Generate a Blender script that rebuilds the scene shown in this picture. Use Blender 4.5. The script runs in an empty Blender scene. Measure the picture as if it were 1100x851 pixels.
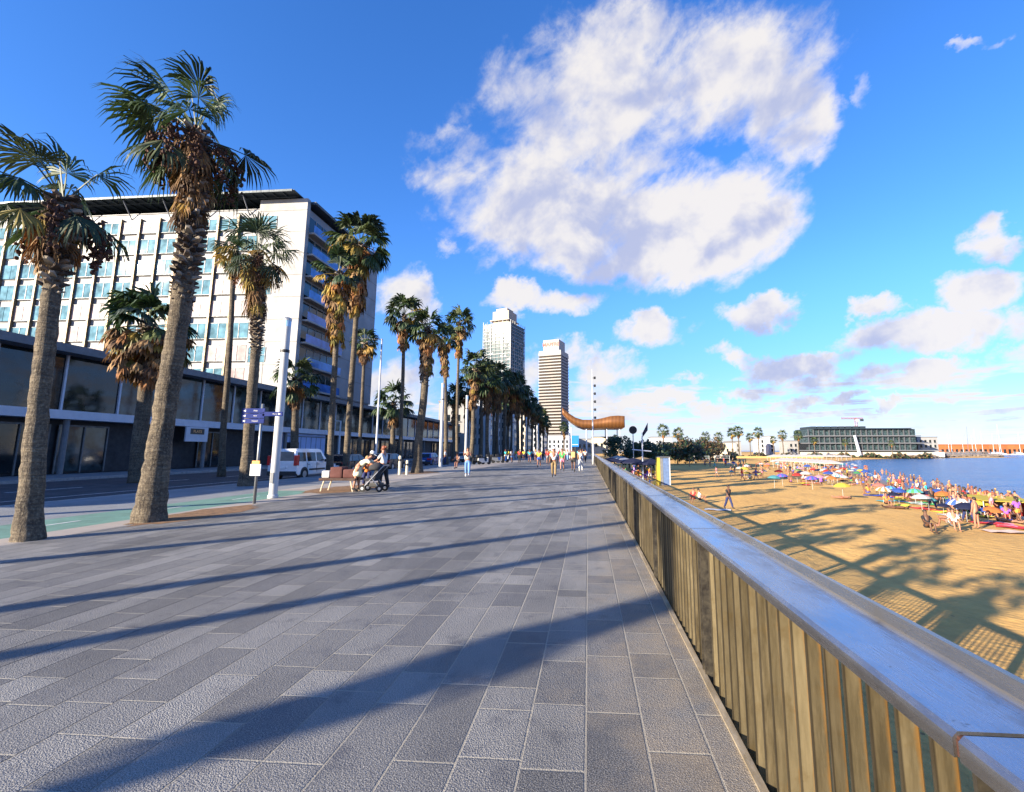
import bpy, bmesh, math, random
from mathutils import Vector, Matrix, Euler, noise as mnoise
R = math.radians
random.seed(7)
scene = bpy.context.scene
col = scene.collection

# ------------------------------------------------------------------ camera
F, PX, PY, TH, CAMZ = 504.0, 592.0, 410.5, R(8.3), 1.6
YAW = math.atan(40 / (F / math.cos(TH)))
c_, s_, cy_, sy_ = math.cos(TH), math.sin(TH), math.cos(YAW), math.sin(YAW)
FWD = Vector((-sy_*c_, cy_*c_, s_)); RGT = Vector((cy_, sy_, 0)); UP = Vector((sy_*s_, -cy_*s_, c_))
CAM = Vector((0, 0, CAMZ))
def ray(x, y): return FWD + RGT*((x-PX)/F) - UP*((y-PY)/F)
def gnd(x, y, z=0.0):
    d = ray(x, y); t = (z-CAMZ)/d.z; return CAM + d*t
def atY(x, y, Y):
    d = ray(x, y); return CAM + d*(Y/d.y)
def atX(x, y, X):
    d = ray(x, y); return CAM + d*(X/d.x)
def project(p):
    v = Vector(p)-CAM; dd = v.dot(FWD)
    return (PX+F*v.dot(RGT)/dd, PY-F*v.dot(UP)/dd) if dd > .01 else (-1e4, 0)

cam_d = bpy.data.cameras.new('camera'); cam = bpy.data.objects.new('camera', cam_d); col.objects.link(cam)
cam.matrix_world = Matrix((( RGT.x, UP.x, -FWD.x, 0), (RGT.y, UP.y, -FWD.y, 0), (RGT.z, UP.z, -FWD.z, CAMZ), (0, 0, 0, 1)))
cam_d.sensor_width = 36; cam_d.lens = F/1100*36; cam_d.shift_x = -42/1100; cam_d.shift_y = -15/1100
cam_d.clip_start = .05; cam_d.clip_end = 20000
scene.camera = cam

# ------------------------------------------------------------------ materials
class NT:
    def __init__(s, nt): s.nt = nt; s.n = nt.nodes; s.l = nt.links
    def node(s, t, **k):
        n = s.n.new(t)
        for a, b in k.items(): setattr(n, a, b)
        return n
    def put(s, sock, v):
        if isinstance(v, bpy.types.NodeSocket): s.l.new(v, sock)
        else: sock.default_value = v
    def m(s, op, a, b=0.0, c=None, clamp=False):
        n = s.node('ShaderNodeMath', operation=op); n.use_clamp = clamp
        s.put(n.inputs[0], a); s.put(n.inputs[1], b)
        if c is not None: s.put(n.inputs[2], c)
        return n.outputs[0]
    def noise(s, vec, scale, detail=4, rough=.55, dist=0.0):
        n = s.node('ShaderNodeTexNoise'); s.put(n.inputs['Vector'], vec); n.inputs['Scale'].default_value = scale
        n.inputs['Detail'].default_value = detail; n.inputs['Roughness'].default_value = rough; n.inputs['Distortion'].default_value = dist
        return n.outputs['Fac']
    def white(s, vec):
        n = s.node('ShaderNodeTexWhiteNoise', noise_dimensions='3D'); s.put(n.inputs['Vector'], vec); return n.outputs['Value']
    def comb(s, x, y, z=0.0):
        n = s.node('ShaderNodeCombineXYZ'); s.put(n.inputs[0], x); s.put(n.inputs[1], y); s.put(n.inputs[2], z); return n.outputs[0]
    def sep(s, v):
        n = s.node('ShaderNodeSeparateXYZ'); s.put(n.inputs[0], v); return n.outputs
    def mapr(s, v, a, b, c=0.0, d=1.0, smooth=False):
        n = s.node('ShaderNodeMapRange'); n.interpolation_type = 'SMOOTHSTEP' if smooth else 'LINEAR'
        s.put(n.inputs[0], v); 
        for i, q in enumerate((a, b, c, d)): s.put(n.inputs[1+i], q)
        return n.outputs[0]
    def mix(s, f, a, b, mode='MIX'):
        n = s.node('ShaderNodeMix', data_type='RGBA', blend_type=mode); s.put(n.inputs[0], f)
        s.put(n.inputs[6], a if isinstance(a, bpy.types.NodeSocket) else (*a, 1)); s.put(n.inputs[7], b if isinstance(b, bpy.types.NodeSocket) else (*b, 1))
        return n.outputs[2]
    def scalevec(s, v, k):
        n = s.node('ShaderNodeVectorMath', operation='MULTIPLY'); s.put(n.inputs[0], v); n.inputs[1].default_value = k; return n.outputs[0]
    def bump(s, h, strength, dist=.02):
        n = s.node('ShaderNodeBump'); n.inputs['Strength'].default_value = strength; n.inputs['Distance'].default_value = dist
        s.put(n.inputs['Height'], h); return n.outputs[0]
def newmat(name):
    m = bpy.data.materials.new(name); m.use_nodes = True
    t = NT(m.node_tree); p = t.n['Principled BSDF']; return m, t, p
def sc(c, k): return tuple(min(1, x*k) for x in c)
_mc = {}
def mat(name, c, rough=.7, metal=0.0, var=.25, scale=3.0, bump=0.0, bs=40.0, spec=.5, c2=None, stretch=(1, 1, 1), coord='Object'):
    if name in _mc: return _mc[name]
    m, t, p = newmat(name)
    tc = t.node('ShaderNodeTexCoord').outputs[coord]
    v = t.scalevec(tc, stretch)
    n = t.mapr(t.noise(v, scale, 6, .6), .3, .7)
    t.put(p.inputs['Base Color'], t.mix(n, sc(c, 1-var), c2 if c2 else sc(c, 1+var*.6)))
    t.put(p.inputs['Roughness'], t.mapr(n, 0, 1, min(1, rough+.08), max(.02, rough-.08)))
    p.inputs['Metallic'].default_value = metal; p.inputs['Specular IOR Level'].default_value = spec
    if bump: t.put(p.inputs['Normal'], t.bump(t.noise(v, bs, 4), bump))
    _mc[name] = m; return m
def attrmat(name, rough=.6, var=.3, trans=0.0):
    if name in _mc: return _mc[name]
    m, t, p = newmat(name)
    a = t.node('ShaderNodeAttribute'); a.attribute_name = 'col'
    tc = t.node('ShaderNodeTexCoord').outputs['Object']
    n = t.noise(tc, 6, 3)
    t.put(p.inputs['Base Color'], t.mix(t.mapr(n, .3, .7, 1-var, 1+var), (0, 0, 0), a.outputs['Color']))
    p.inputs['Roughness'].default_value = rough
    if trans:
        tr = t.node('ShaderNodeBsdfTranslucent'); t.put(tr.inputs[0], a.outputs['Color'])
        mx = t.node('ShaderNodeMixShader'); mx.inputs[0].default_value = trans
        t.l.new(p.outputs[0], mx.inputs[1]); t.l.new(tr.outputs[0], mx.inputs[2])
        t.l.new(mx.outputs[0], t.n['Material Output'].inputs[0])
    _mc[name] = m; return m
def glass(name, c, rough=.08, var=.5, spec=.5):
    """dark reflecting window glass"""
    if name in _mc: return _mc[name]
    m, t, p = newmat(name)
    tc = t.node('ShaderNodeTexCoord').outputs['Object']
    n = t.mapr(t.noise(tc, .9, 4), .35, .65)
    t.put(p.inputs['Base Color'], t.mix(n, sc(c, 1-var), sc(c, 1+var)))
    p.inputs['Roughness'].default_value = rough; p.inputs['Specular IOR Level'].default_value = spec
    p.inputs['IOR'].default_value = 1.45
    t.put(p.inputs['Normal'], t.bump(t.noise(tc, .6, 2), .06, .1))
    _mc[name] = m; return m

# ------------------------------------------------------------------ mesh builder
class MB:
    def __init__(s): s.v = []; s.f = []; s.c = []; s.cur = (1, 1, 1); s.usecol = False
    def color(s, c): s.cur = c; s.usecol = True
    def add(s, vs, fs):
        o = len(s.v); s.v += [tuple(v) for v in vs]; s.f += [tuple(i+o for i in f) for f in fs]; s.c += [s.cur]*len(fs)
    def box(s, x0, y0, z0, x1, y1, z1):
        if x1 < x0: x0, x1 = x1, x0
        if y1 < y0: y0, y1 = y1, y0
        if z1 < z0: z0, z1 = z1, z0
        s.add([(x0,y0,z0),(x1,y0,z0),(x1,y1,z0),(x0,y1,z0),(x0,y0,z1),(x1,y0,z1),(x1,y1,z1),(x0,y1,z1)],
              [(0,3,2,1),(4,5,6,7),(0,1,5,4),(1,2,6,5),(2,3,7,6),(3,0,4,7)])
    def bevbox(s, x0, y0, z0, x1, y1, z1, b):
        bm = bmesh.new(); bmesh.ops.create_cube(bm, size=1)
        for v in bm.verts: v.co = Vector(((x0+x1)/2+v.co.x*(x1-x0), (y0+y1)/2+v.co.y*(y1-y0), (z0+z1)/2+v.co.z*(z1-z0)))
        bmesh.ops.bevel(bm, geom=bm.edges[:], offset=b, segments=2, affect='EDGES', profile=.6)
        bm.verts.index_update(); s.add([v.co.copy() for v in bm.verts], [[v.index for v in f.verts] for f in bm.faces]); bm.free()
    def tube(s, pts, rs, n=8, cap=True):
        pts = [Vector(p) for p in pts]
        if not isinstance(rs, (list, tuple)): rs = [rs]*len(pts)
        vs = []; prev = None
        for i, p in enumerate(pts):
            d = (pts[min(i+1, len(pts)-1)] - pts[max(i-1, 0)]).normalized()
            if prev is None:
                a = Vector((1, 0, 0)) if abs(d.x) < .8 else Vector((0, 1, 0))
                u = d.cross(a).normalized()
            else: u = (prev - d*prev.dot(d)).normalized()
            prev = u; w = d.cross(u)
            for k in range(n):
                t = 2*math.pi*k/n; vs.append(p+(u*math.cos(t)+w*math.sin(t))*rs[i])
        fs = []
        for i in range(len(pts)-1):
            for k in range(n): fs.append((i*n+k, i*n+(k+1) % n, (i+1)*n+(k+1) % n, (i+1)*n+k))
        if cap: fs.append(tuple(range(n-1, -1, -1))); fs.append(tuple((len(pts)-1)*n+k for k in range(n)))
        s.add(vs, fs)
    def cyl(s, p0, p1, r0, r1=None, n=12): s.tube([p0, p1], [r0, r0 if r1 is None else r1], n)
    def lathe(s, prof, n=16, c=(0, 0, 0)):
        vs = []
        for r, z in prof:
            for k in range(n): t = 2*math.pi*k/n; vs.append((c[0]+r*math.cos(t), c[1]+r*math.sin(t), c[2]+z))
        fs = [(i*n+k, i*n+(k+1) % n, (i+1)*n+(k+1) % n, (i+1)*n+k) for i in range(len(prof)-1) for k in range(n)]
        fs += [tuple(range(n-1, -1, -1)), tuple((len(prof)-1)*n+k for k in range(n))]
        s.add(vs, fs)
    def ball(s, c, rx, ry=None, rz=None, n=10, m=7):
        ry = rx if ry is None else ry; rz = rx if rz is None else rz
        vs = [(c[0], c[1], c[2]-rz)]
        for i in range(1, m):
            a = -math.pi/2+math.pi*i/m
            for k in range(n): t = 2*math.pi*k/n; vs.append((c[0]+rx*math.cos(a)*math.cos(t), c[1]+ry*math.cos(a)*math.sin(t), c[2]+rz*math.sin(a)))
        vs.append((c[0], c[1], c[2]+rz)); L = len(vs)-1
        fs = [(0, 1+(k+1) % n, 1+k) for k in range(n)]
        for i in range(m-2):
            for k in range(n): a = 1+i*n; fs.append((a+k, a+(k+1) % n, a+n+(k+1) % n, a+n+k))
        a = 1+(m-2)*n; fs += [(a+k, a+(k+1) % n, L) for k in range(n)]
        s.add(vs, fs)
    def prism(s, poly, axis, a, b):
        """poly = [(p,q)...] extruded along axis from a to b"""
        def mk(p, q, t):
            return {'x': (t, p, q), 'y': (p, t, q), 'z': (p, q, t)}[axis]
        n = len(poly); vs = [mk(p, q, a) for p, q in poly]+[mk(p, q, b) for p, q in poly]
        fs = [(i, (i+1) % n, n+(i+1) % n, n+i) for i in range(n)]+[tuple(range(n-1, -1, -1)), tuple(range(n, 2*n))]
        s.add(vs, fs)
    def xf(s, M, start=0):
        for i in range(start, len(s.v)): s.v[i] = tuple(M @ Vector(s.v[i]))
    def mesh(s, name, m, smooth=False, fix=True):
        me = bpy.data.meshes.new(name); me.from_pydata(s.v, [], s.f)
        if s.usecol:
            ca = me.color_attributes.new('col', 'FLOAT_COLOR', 'CORNER'); i = 0
            buf = []
            for f, c in zip(s.f, s.c): buf += list((*c, 1.0))*len(f)
            ca.data.foreach_set('color', buf)
        if fix:
            bm = bmesh.new(); bm.from_mesh(me); bmesh.ops.recalc_face_normals(bm, faces=bm.faces[:]); bm.to_mesh(me); bm.free()
        if m: me.materials.append(m)
        if smooth:
            me.polygons.foreach_set('use_smooth', [True]*len(me.polygons))
        me.update(); return me
    def build(s, name, m, parent=None, smooth=False, fix=True, loc=None, rotz=0):
        o = bpy.data.objects.new(name, s.mesh(name, m, smooth, fix)); col.objects.link(o)
        if parent: o.parent = parent
        if loc: o.location = loc
        o.rotation_euler.z = rotz
        return o
def smooth_by_angle(o, ang=35):
    me = o.data
    me.polygons.foreach_set('use_smooth', [True]*len(me.polygons))
    bm = bmesh.new(); bm.from_mesh(me)
    for e in bm.edges:
        if len(e.link_faces) == 2 and e.calc_face_angle() > R(ang): e.smooth = False
    bm.to_mesh(me); bm.free()
def tag(o, label=None, cat=None, group=None, kind=None):
    if label: o['label'] = label
    if cat: o['category'] = cat
    if group: o['group'] = group
    if kind: o['kind'] = kind
    return o
def thing(name, label, cat, loc=(0, 0, 0), rotz=0, group=None):
    o = bpy.data.objects.new(name, None); col.objects.link(o); o.location = loc; o.rotation_euler = (0, 0, rotz)
    o.empty_display_size = .2
    return tag(o, label, cat, group)
def struct(o): o['kind'] = 'structure'; return o
def dup(root, loc, rotz=0, label=None, scale=None, mats=None):
    kids = [k for k in root.children]
    r = root.copy(); col.objects.link(r); r.location = loc; r.rotation_euler = (0, 0, rotz)
    if scale is not None: r.scale = scale if isinstance(scale, (tuple, list)) else (scale,)*3
    if label: r['label'] = label
    def rec(src, dst):
        for ch in src.children:
            c = ch.copy(); col.objects.link(c); c.parent = dst
            recolor(c, mats); rec(ch, c)
    recolor(r, mats)
    rec(root, r)
    return r
def recolor(o, mats):
    if not mats or o.type != 'MESH': return
    b = o.name.split('.')[0]
    if b in mats and mats[b]:
        o.material_slots[0].link = 'OBJECT'; o.material_slots[0].material = mats[b]
def kill(root):
    for ch in list(root.children): kill(ch)
    bpy.data.objects.remove(root)
def textmesh(txt, size, depth, name, m, parent=None, M=None, bold=False):
    cu = bpy.data.curves.new(name, 'FONT'); cu.body = txt; cu.size = size; cu.extrude = depth; cu.align_x = 'CENTER'; cu.align_y = 'CENTER'
    if bold: cu.offset = size*.02
    t = bpy.data.objects.new('tmp', cu); col.objects.link(t)
    dg = bpy.context.evaluated_depsgraph_get(); dg.update()
    me = bpy.data.meshes.new_from_object(t.evaluated_get(dg)); bpy.data.objects.remove(t); bpy.data.curves.remove(cu)
    me.materials.clear(); me.materials.append(m)
    if M: me.transform(M)
    o = bpy.data.objects.new(name, me); col.objects.link(o)
    if parent: o.parent = parent
    return o
# ------------------------------------------------------------------ light and sky
SUN_AZ = R(223)          # math angle of the direction towards the sun (from +X, counter-clockwise)
SUN_EL = R(16.8)
sd = Vector((math.cos(SUN_AZ)*math.cos(SUN_EL), math.sin(SUN_AZ)*math.cos(SUN_EL), math.sin(SUN_EL)))
sun_d = bpy.data.lights.new('sun', 'SUN'); sun = bpy.data.objects.new('sun', sun_d); col.objects.link(sun)
sun.rotation_euler = sd.to_track_quat('Z', 'Y').to_euler(); sun.location = sd*100
sun_d.energy = 5.0; sun_d.angle = R(.4); sun_d.color = (1, .87, .68)
world = bpy.data.worlds.new('World'); scene.world = world; world.use_nodes = True
w = NT(world.node_tree); w.n.clear()
wo = w.node('ShaderNodeOutputWorld')
sky = w.node('ShaderNodeTexSky', sky_type='NISHITA'); sky.sun_disc = False
sky.sun_elevation = SUN_EL; sky.sun_rotation = math.pi/2 - SUN_AZ
sky.air_density = 1.0; sky.dust_density = .3; sky.ozone_density = 3.0; sky.altitude = 0
hs = w.node('ShaderNodeHueSaturation'); hs.inputs['Saturation'].default_value = 1.2; w.put(hs.inputs['Color'], sky.outputs[0])
tint = w.mix(1.0, hs.outputs[0], (.80, .93, 1.28), 'MULTIPLY')
tcs = w.node('ShaderNodeTexCoord').outputs['Generated']; hz = w.mapr(w.sep(tcs)[2], 0.0, .35, .0, 1.0, True)
tint = w.mix(1.0, tint, w.mix(hz, (.62, .58, .72), (1, 1, 1)), 'MULTIPLY')
bg = w.node('ShaderNodeBackground'); w.put(bg.inputs[0], tint); bg.inputs[1].default_value = .092
tc = w.node('ShaderNodeTexCoord').outputs['Generated']
X, Y, Z = w.sep(tc)
az = w.m('ARCTAN2', X, Y); el = w.m('ARCSINE', Z)
# warped angular coordinates
n1 = w.noise(tc, 5.5, 3, .6); 
nA = w.node('ShaderNodeTexNoise'); w.put(nA.inputs['Vector'], tc); nA.inputs['Scale'].default_value = 7; nA.inputs['Detail'].default_value = 6; nA.inputs['Roughness'].default_value = .65
nr, ng, nb = w.sep(nA.outputs['Color'])
azw = w.m('ADD', az, w.m('MULTIPLY', w.m('SUBTRACT', nr, .5), .20))
elw = w.m('ADD', el, w.m('MULTIPLY', w.m('SUBTRACT', ng, .5), .14))
clouds = [  # px, py, rx, ry, weight
 (640,120,140,105,1.25),(590,215,140,70,1.25),(760,100,135,85,1.1),(840,130,65,70,1.0),(725,240,120,66,1.35),(660,270,70,35,1.1),(520,165,60,35,.7),(462,200,35,35,.7),(480,266,20,16,.6),
 (700,285,45,22,.6),(735,300,30,15,.6),(660,45,120,45,.75),(610,180,140,70,.9),
 (570,325,60,18,1.15),(440,315,36,36,1.2),(1068,248,46,26,1.1),(945,330,35,14,1.1),(1055,308,60,27,1.3),(990,360,80,24,1.35),(1085,352,40,22,.9),
 (815,338,42,19,1.25),(700,362,46,21,1.25),(850,396,55,16,1.35),(795,388,24,12,1.25),(742,432,22,8,1.1),(775,438,30,7,1.0),(850,436,34,8,1.1),(905,432,26,8,1.1),(960,438,34,7,1.0),(1040,428,40,9,1.2),(690,425,28,10,1.15),(780,380,30,12,.8),(1010,405,60,15,1.2),(935,408,40,11,1.1),(870,415,35,9,1.0),(800,425,30,8,1.0),(745,412,16,9,.9),(650,395,38,20,1.2),(620,385,30,20,1.1),(560,400,60,25,.8),
 (925,95,22,40,.42),(1060,42,45,12,.6),(1080,385,50,16,.9),(420,430,60,45,.9),(640,420,60,20,.7),(900,385,35,10,.7)]
def azel(px, py):
    d = ray(px, py).normalized(); return math.atan2(d.x, d.y), math.asin(d.z)
mx = None
for (px, py, rx, ry, wt) in clouds:
    a0, e0 = azel(px, py); a1, _ = azel(px+rx, py); _, e1 = azel(px, py-ry)
    ra, re = abs(a1-a0), abs(e1-e0)
    da = w.m('MULTIPLY', w.m('SUBTRACT', azw, a0), 1/ra); de = w.m('MULTIPLY', w.m('SUBTRACT', elw, e0), 1/re)
    q = w.m('SUBTRACT', wt, w.m('ADD', w.m('MULTIPLY', da, da), w.m('MULTIPLY', de, de)))
    mx = q if mx is None else w.m('MAXIMUM', mx, q)
mx = w.m('MAXIMUM', mx, -2.2)
# flat layer: rows of small cumulus towards the horizon
zz = w.m('ADD', w.m('MAXIMUM', Z, 0.0), .035)
pl = w.comb(w.m('DIVIDE', X, zz), w.m('DIVIDE', Y, zz), 0.0)
row = w.noise(pl, .85, 5, .6)
rowm = w.m('MULTIPLY', w.mapr(el, R(.0), R(1.5), .95, 1, True), w.mapr(el, R(7), R(14), 1.0, 0.0, True))
rowd = w.m('SUBTRACT', w.m('MULTIPLY', w.mapr(row, .42, .68), w.m('MULTIPLY', rowm, 1.25)), .14)
base = w.m('MAXIMUM', mx, w.m('SUBTRACT', w.m('MULTIPLY', rowd, 1.3), w.m('MULTIPLY', w.m('SUBTRACT', 1.0, rowm), 2.4)))
st_ = w.node('ShaderNodeVectorRotate', rotation_type='AXIS_ANGLE'); w.put(st_.inputs['Vector'], tc); st_.inputs['Axis'].default_value = (-.08, .8, .6); st_.inputs['Angle'].default_value = .7
sv_ = w.scalevec(st_.outputs[0], (1.0, 1.0, 1.9))
det = w.noise(sv_, 9, 9, .62, .25); det2 = w.noise(sv_, 3.1, 4, .55, .4)
den = w.m('ADD', base, w.m('ADD', w.m('MULTIPLY', w.m('SUBTRACT', det, .5), 2.3), w.m('MULTIPLY', w.m('SUBTRACT', det2, .47), 3.3)))
mask = w.mapr(den, -.1, .95, 0, 1, True)
thick = w.mapr(den, .3, 1.6, 0, 1, True)
up = w.node('ShaderNodeVectorMath', operation='ADD'); w.put(up.inputs[0], tc); up.inputs[1].default_value = (-.02, -.01, .035)
pu = w.noise(tc, 7, 5, .55, .2); pv = w.noise(up.outputs[0], 7, 5, .55, .2)
sh = w.m('ADD', w.m('MULTIPLY', w.m('SUBTRACT', pu, pv), 3.0), w.m('MULTIPLY', w.m('SUBTRACT', .5, w.noise(tc, 3.3, 3, .5)), 2.4))
shf = w.mapr(w.m('SUBTRACT', w.m('ADD', sh, w.mapr(el, R(2), R(28), .38, .05)), w.m('MULTIPLY', thick, .12)), -.5, .28, 0, 1, True)
ccol = w.mix(shf, (.55, .60, .84), (1.0, .96, .94))
cbg = w.node('ShaderNodeBackground'); w.put(cbg.inputs[0], ccol); cbg.inputs[1].default_value = .31
fade = w.m('MULTIPLY', mask, w.mapr(el, R(.0), R(5), .30, .96, True))
ms = w.node('ShaderNodeMixShader'); w.put(ms.inputs[0], fade); w.l.new(bg.outputs[0], ms.inputs[1]); w.l.new(cbg.outputs[0], ms.inputs[2])
w.l.new(ms.outputs[0], wo.inputs[0])
scene.view_settings.view_transform = 'Standard'; scene.view_settings.look = 'None'; scene.view_settings.gamma = 1
scene.view_settings.exposure = 1.6
# ------------------------------------------------------------------ ground
SANDZ, SEAZ = -2.7, -3.4
def paver_mat():
    m, t, p = newmat('granite_pavers')
    pos = t.node('ShaderNodeNewGeometry').outputs['Position']
    x, y, z = t.sep(pos)
    W = .335
    xs = t.m('DIVIDE', t.m('ADD', x, 60.0), W)
    ri = t.m('FLOOR', xs); fx = t.m('FRACT', xs)
    r1 = t.white(t.comb(ri, 3.3, 0)); r2 = t.white(t.comb(ri, 9.1, 4))
    L = t.m('ADD', .62, t.m('MULTIPLY', r2, .35))
    ys0 = t.m('DIVIDE', t.m('ADD', t.m('ADD', y, 60.0), t.m('MULTIPLY', r1, 5.0)), L)
    yi0 = t.m('FLOOR', ys0); fy0 = t.m('FRACT', ys0)
    # some slabs are split in two
    sp = t.m('GREATER_THAN', t.white(t.comb(ri, yi0, 8)), .72)
    cut = t.m('ADD', .35, t.m('MULTIPLY', t.white(t.comb(ri, yi0, 5)), .3))
    side = t.m('MULTIPLY', sp, t.m('GREATER_THAN', fy0, cut))
    dcut = t.m('MULTIPLY', t.m('ABSOLUTE', t.m('SUBTRACT', fy0, cut)), L)
    dcut = t.m('ADD', dcut, t.m('MULTIPLY', t.m('SUBTRACT', 1.0, sp), 5.0))
    dy = t.m('MINIMUM', t.m('MULTIPLY', t.m('MINIMUM', fy0, t.m('SUBTRACT', 1.0, fy0)), L), dcut)
    dx = t.m('MULTIPLY', t.m('MINIMUM', fx, t.m('SUBTRACT', 1.0, fx)), W)
    idv = t.comb(ri, t.m('ADD', yi0, t.m('MULTIPLY', side, .37)), 2.0)
    rid = t.white(idv); rid2 = t.white(t.comb(rid, ri, 1.0))
    wob = t.m('MULTIPLY', t.m('SUBTRACT', t.noise(pos, 9, 3), .5), .004)
    jx = t.mapr(t.m('ADD', dx, wob), .0035, .0085, 1, 0, True); jy = t.mapr(t.m('ADD', dy, wob), .0035, .0095, 1, 0, True)
    grain = t.noise(pos, 150, 3, .7); grain2 = t.noise(t.scalevec(pos, (1, 1, 1)), 60, 5, .75); blot = t.noise(pos, 1.1, 5, .6)
    vor = t.node('ShaderNodeTexVoronoi'); t.put(vor.inputs['Vector'], pos); vor.inputs['Scale'].default_value = 120
    tone = t.m('ADD', t.m('MULTIPLY', rid, .85), t.m('ADD', t.m('MULTIPLY', blot, .5), t.m('MULTIPLY', grain2, .35)))
    base = t.mix(t.mapr(tone, .42, 1.25), (.034, .034, .034), (.225, .218, .20))
    base = t.mix(t.mapr(rid2, .86, .9, 0, .75), base, (.035, .036, .042))
    base = t.mix(t.mapr(grain, .44, .62, 0, .75), base, (.40, .385, .36))
    base = t.mix(t.mapr(grain, .38, .48, .8, 0), base, (.018, .018, .018))
    stain = t.mapr(t.noise(pos, 3.2, 6, .7), .54, .70, 0, .7)
    wear = t.mapr(t.noise(t.scalevec(pos, (1, .35, 1)), .55, 5, .6), .40, .62, .72, 1.12)
    base = t.mix(stain, base, (.08, .08, .09))
    gum = t.node('ShaderNodeTexVoronoi'); t.put(gum.inputs['Vector'], pos); gum.inputs['Scale'].default_value = 1.7
    base = t.mix(t.mapr(gum.outputs['Distance'], .018, .03, .7, 0), base, (.03, .03, .035))
    rail = t.mapr(x, -4.5, -1.0, 0, 1)
    base = t.mix(wear, (0, 0, 0), base)
    sandy = t.mapr(t.m('MULTIPLY', t.mapr(x, -1.5, .8, 0, 1), t.noise(pos, 2.0, 5, .7)), .30, .55, 0, .5)
    base = t.mix(sandy, base, (.32, .25, .16))
    jc = t.mix(rail, (.018, .018, .02), (.25, .23, .19))
    base = t.mix(jx, base, jc); base = t.mix(t.m('MULTIPLY', jy, t.mapr(t.noise(pos, 1.6, 3), .35, .6, .6, 1)), base, (.30, .275, .22))
    t.put(p.inputs['Base Color'], base)
    t.put(p.inputs['Roughness'], t.mapr(grain2, .3, .7, .5, .75))
    h = t.m('ADD', t.m('MULTIPLY', grain2, .7), t.m('MULTIPLY', vor.outputs['Distance'], t.m('ADD', .5, t.m('MULTIPLY', rid, .8))))
    h = t.m('SUBTRACT', h, t.m('MULTIPLY', t.m('MAXIMUM', jx, jy), 1.2))
    t.put(p.inputs['Normal'], t.bump(h, .55, .007))
    return m
def sheet(name, x0, y0, x1, y1, z, m, nx=1, ny=1):
    b = MB(); b.add([(x0, y0, z), (x1, y0, z), (x1, y1, z), (x0, y1, z)], [(0, 1, 2, 3)])
    return struct(b.build(name, m, fix=False))
M_asph = mat('asphalt', (.045, .047, .055), .85, var=.35, scale=1.2, bump=.4, bs=120)
M_pave = mat('pale_pavement', (.34, .30, .26), .8, var=.25, scale=.8, bump=.3, bs=90)
M_side = mat('grey_sidewalk', (.20, .21, .22), .8, var=.25, scale=.7, bump=.3, bs=90)
M_green = mat('green_cycle_paint', (.12, .24, .19), .75, var=.3, scale=1.5, bump=.2, bs=90)
M_white = mat('white_paint', (.8, .8, .78), .5, var=.1)
M_lane = mat('worn_lane_paint', (.6, .6, .58), .7, var=.4, scale=5)
M_earth = mat('tree_pit_earth', (.22, .12, .055), .95, var=.5, scale=6, bump=1, bs=50)
M_kerb = mat('granite_kerb', (.33, .32, .31), .75, var=.3, scale=5, bump=.3, bs=90)
sheet('ground', -3000, -60, -.5, 9000, -.14, M_side)
sheet('promenade', -9.95, -25, .80, 330, 0, paver_mat())
sheet('pavement', -10.75, -25, -9.95, 330, -.004, M_pave)
sheet('cycle_path', -12.7, -25, -10.75, 18.5, -.006, M_green)
sheet('pavement', -12.7, 18.5, -10.75, 330, -.006, M_pave)
for cx_, cy_0, rx_, ry_, sd in ((-9.85, 11.6, .75, 2.0, 1), (-12.3, 34.2, 1.3, 2.2, 2), (-10.2, 19.5, 1.2, 2.4, 3)):
    r_ = random.Random(sd); b = MB(); n_ = 26; b.add([(cx_, cy_0, .005)]+[(cx_+rx_*math.cos(k*2*math.pi/n_)*r_.uniform(.8, 1.1), cy_0+ry_*math.sin(k*2*math.pi/n_)*r_.uniform(.8, 1.1), .004) for k in range(n_)], [(0, k+1, (k+1) % n_+1) for k in range(n_)]); struct(b.build('earth_patch', M_earth, fix=False))
b = MB()
for y in range(-24, 17, 3): b.box(-11.76, y, -.003, -11.68, y+1.3, -.0015)
struct(b.build('cycle_path_line', M_lane))
sheet('sidewalk', -16.95, -25, -12.7, 330, -.008, M_side)
b = MB(); b.box(-17.15, -25, -.14, -16.95, 330, 0); struct(b.build('kerb', M_kerb))
sheet('road', -30.5, -25, -17.15, 400, -.13, M_asph)
b = MB()
for y in range(-24, 300, 6): b.box(-24.1, y, -.127, -23.95, y+3, -.125)
b.box(-19.9, -25, -.127, -19.8, 300, -.125); b.box(-30.2, -25, -.127, -30.08, 300, -.125)
struct(b.build('road_marking', M_lane))
b = MB(); b.box(-30.7, -25, -.14, -30.5, 330, .005); struct(b.build('kerb', M_kerb))
sheet('sidewalk', -36.0, -25, -30.7, 330, 0, M_side)
# seawall carrying the promenade edge
b = MB(); b.box(-.5, -25, -4.0, .80, 330, -.006)
struct(b.build('seawall', mat('sea_wall_concrete', (.30, .27, .22), .85, var=.3, scale=.7, bump=.4, bs=30)))

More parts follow.
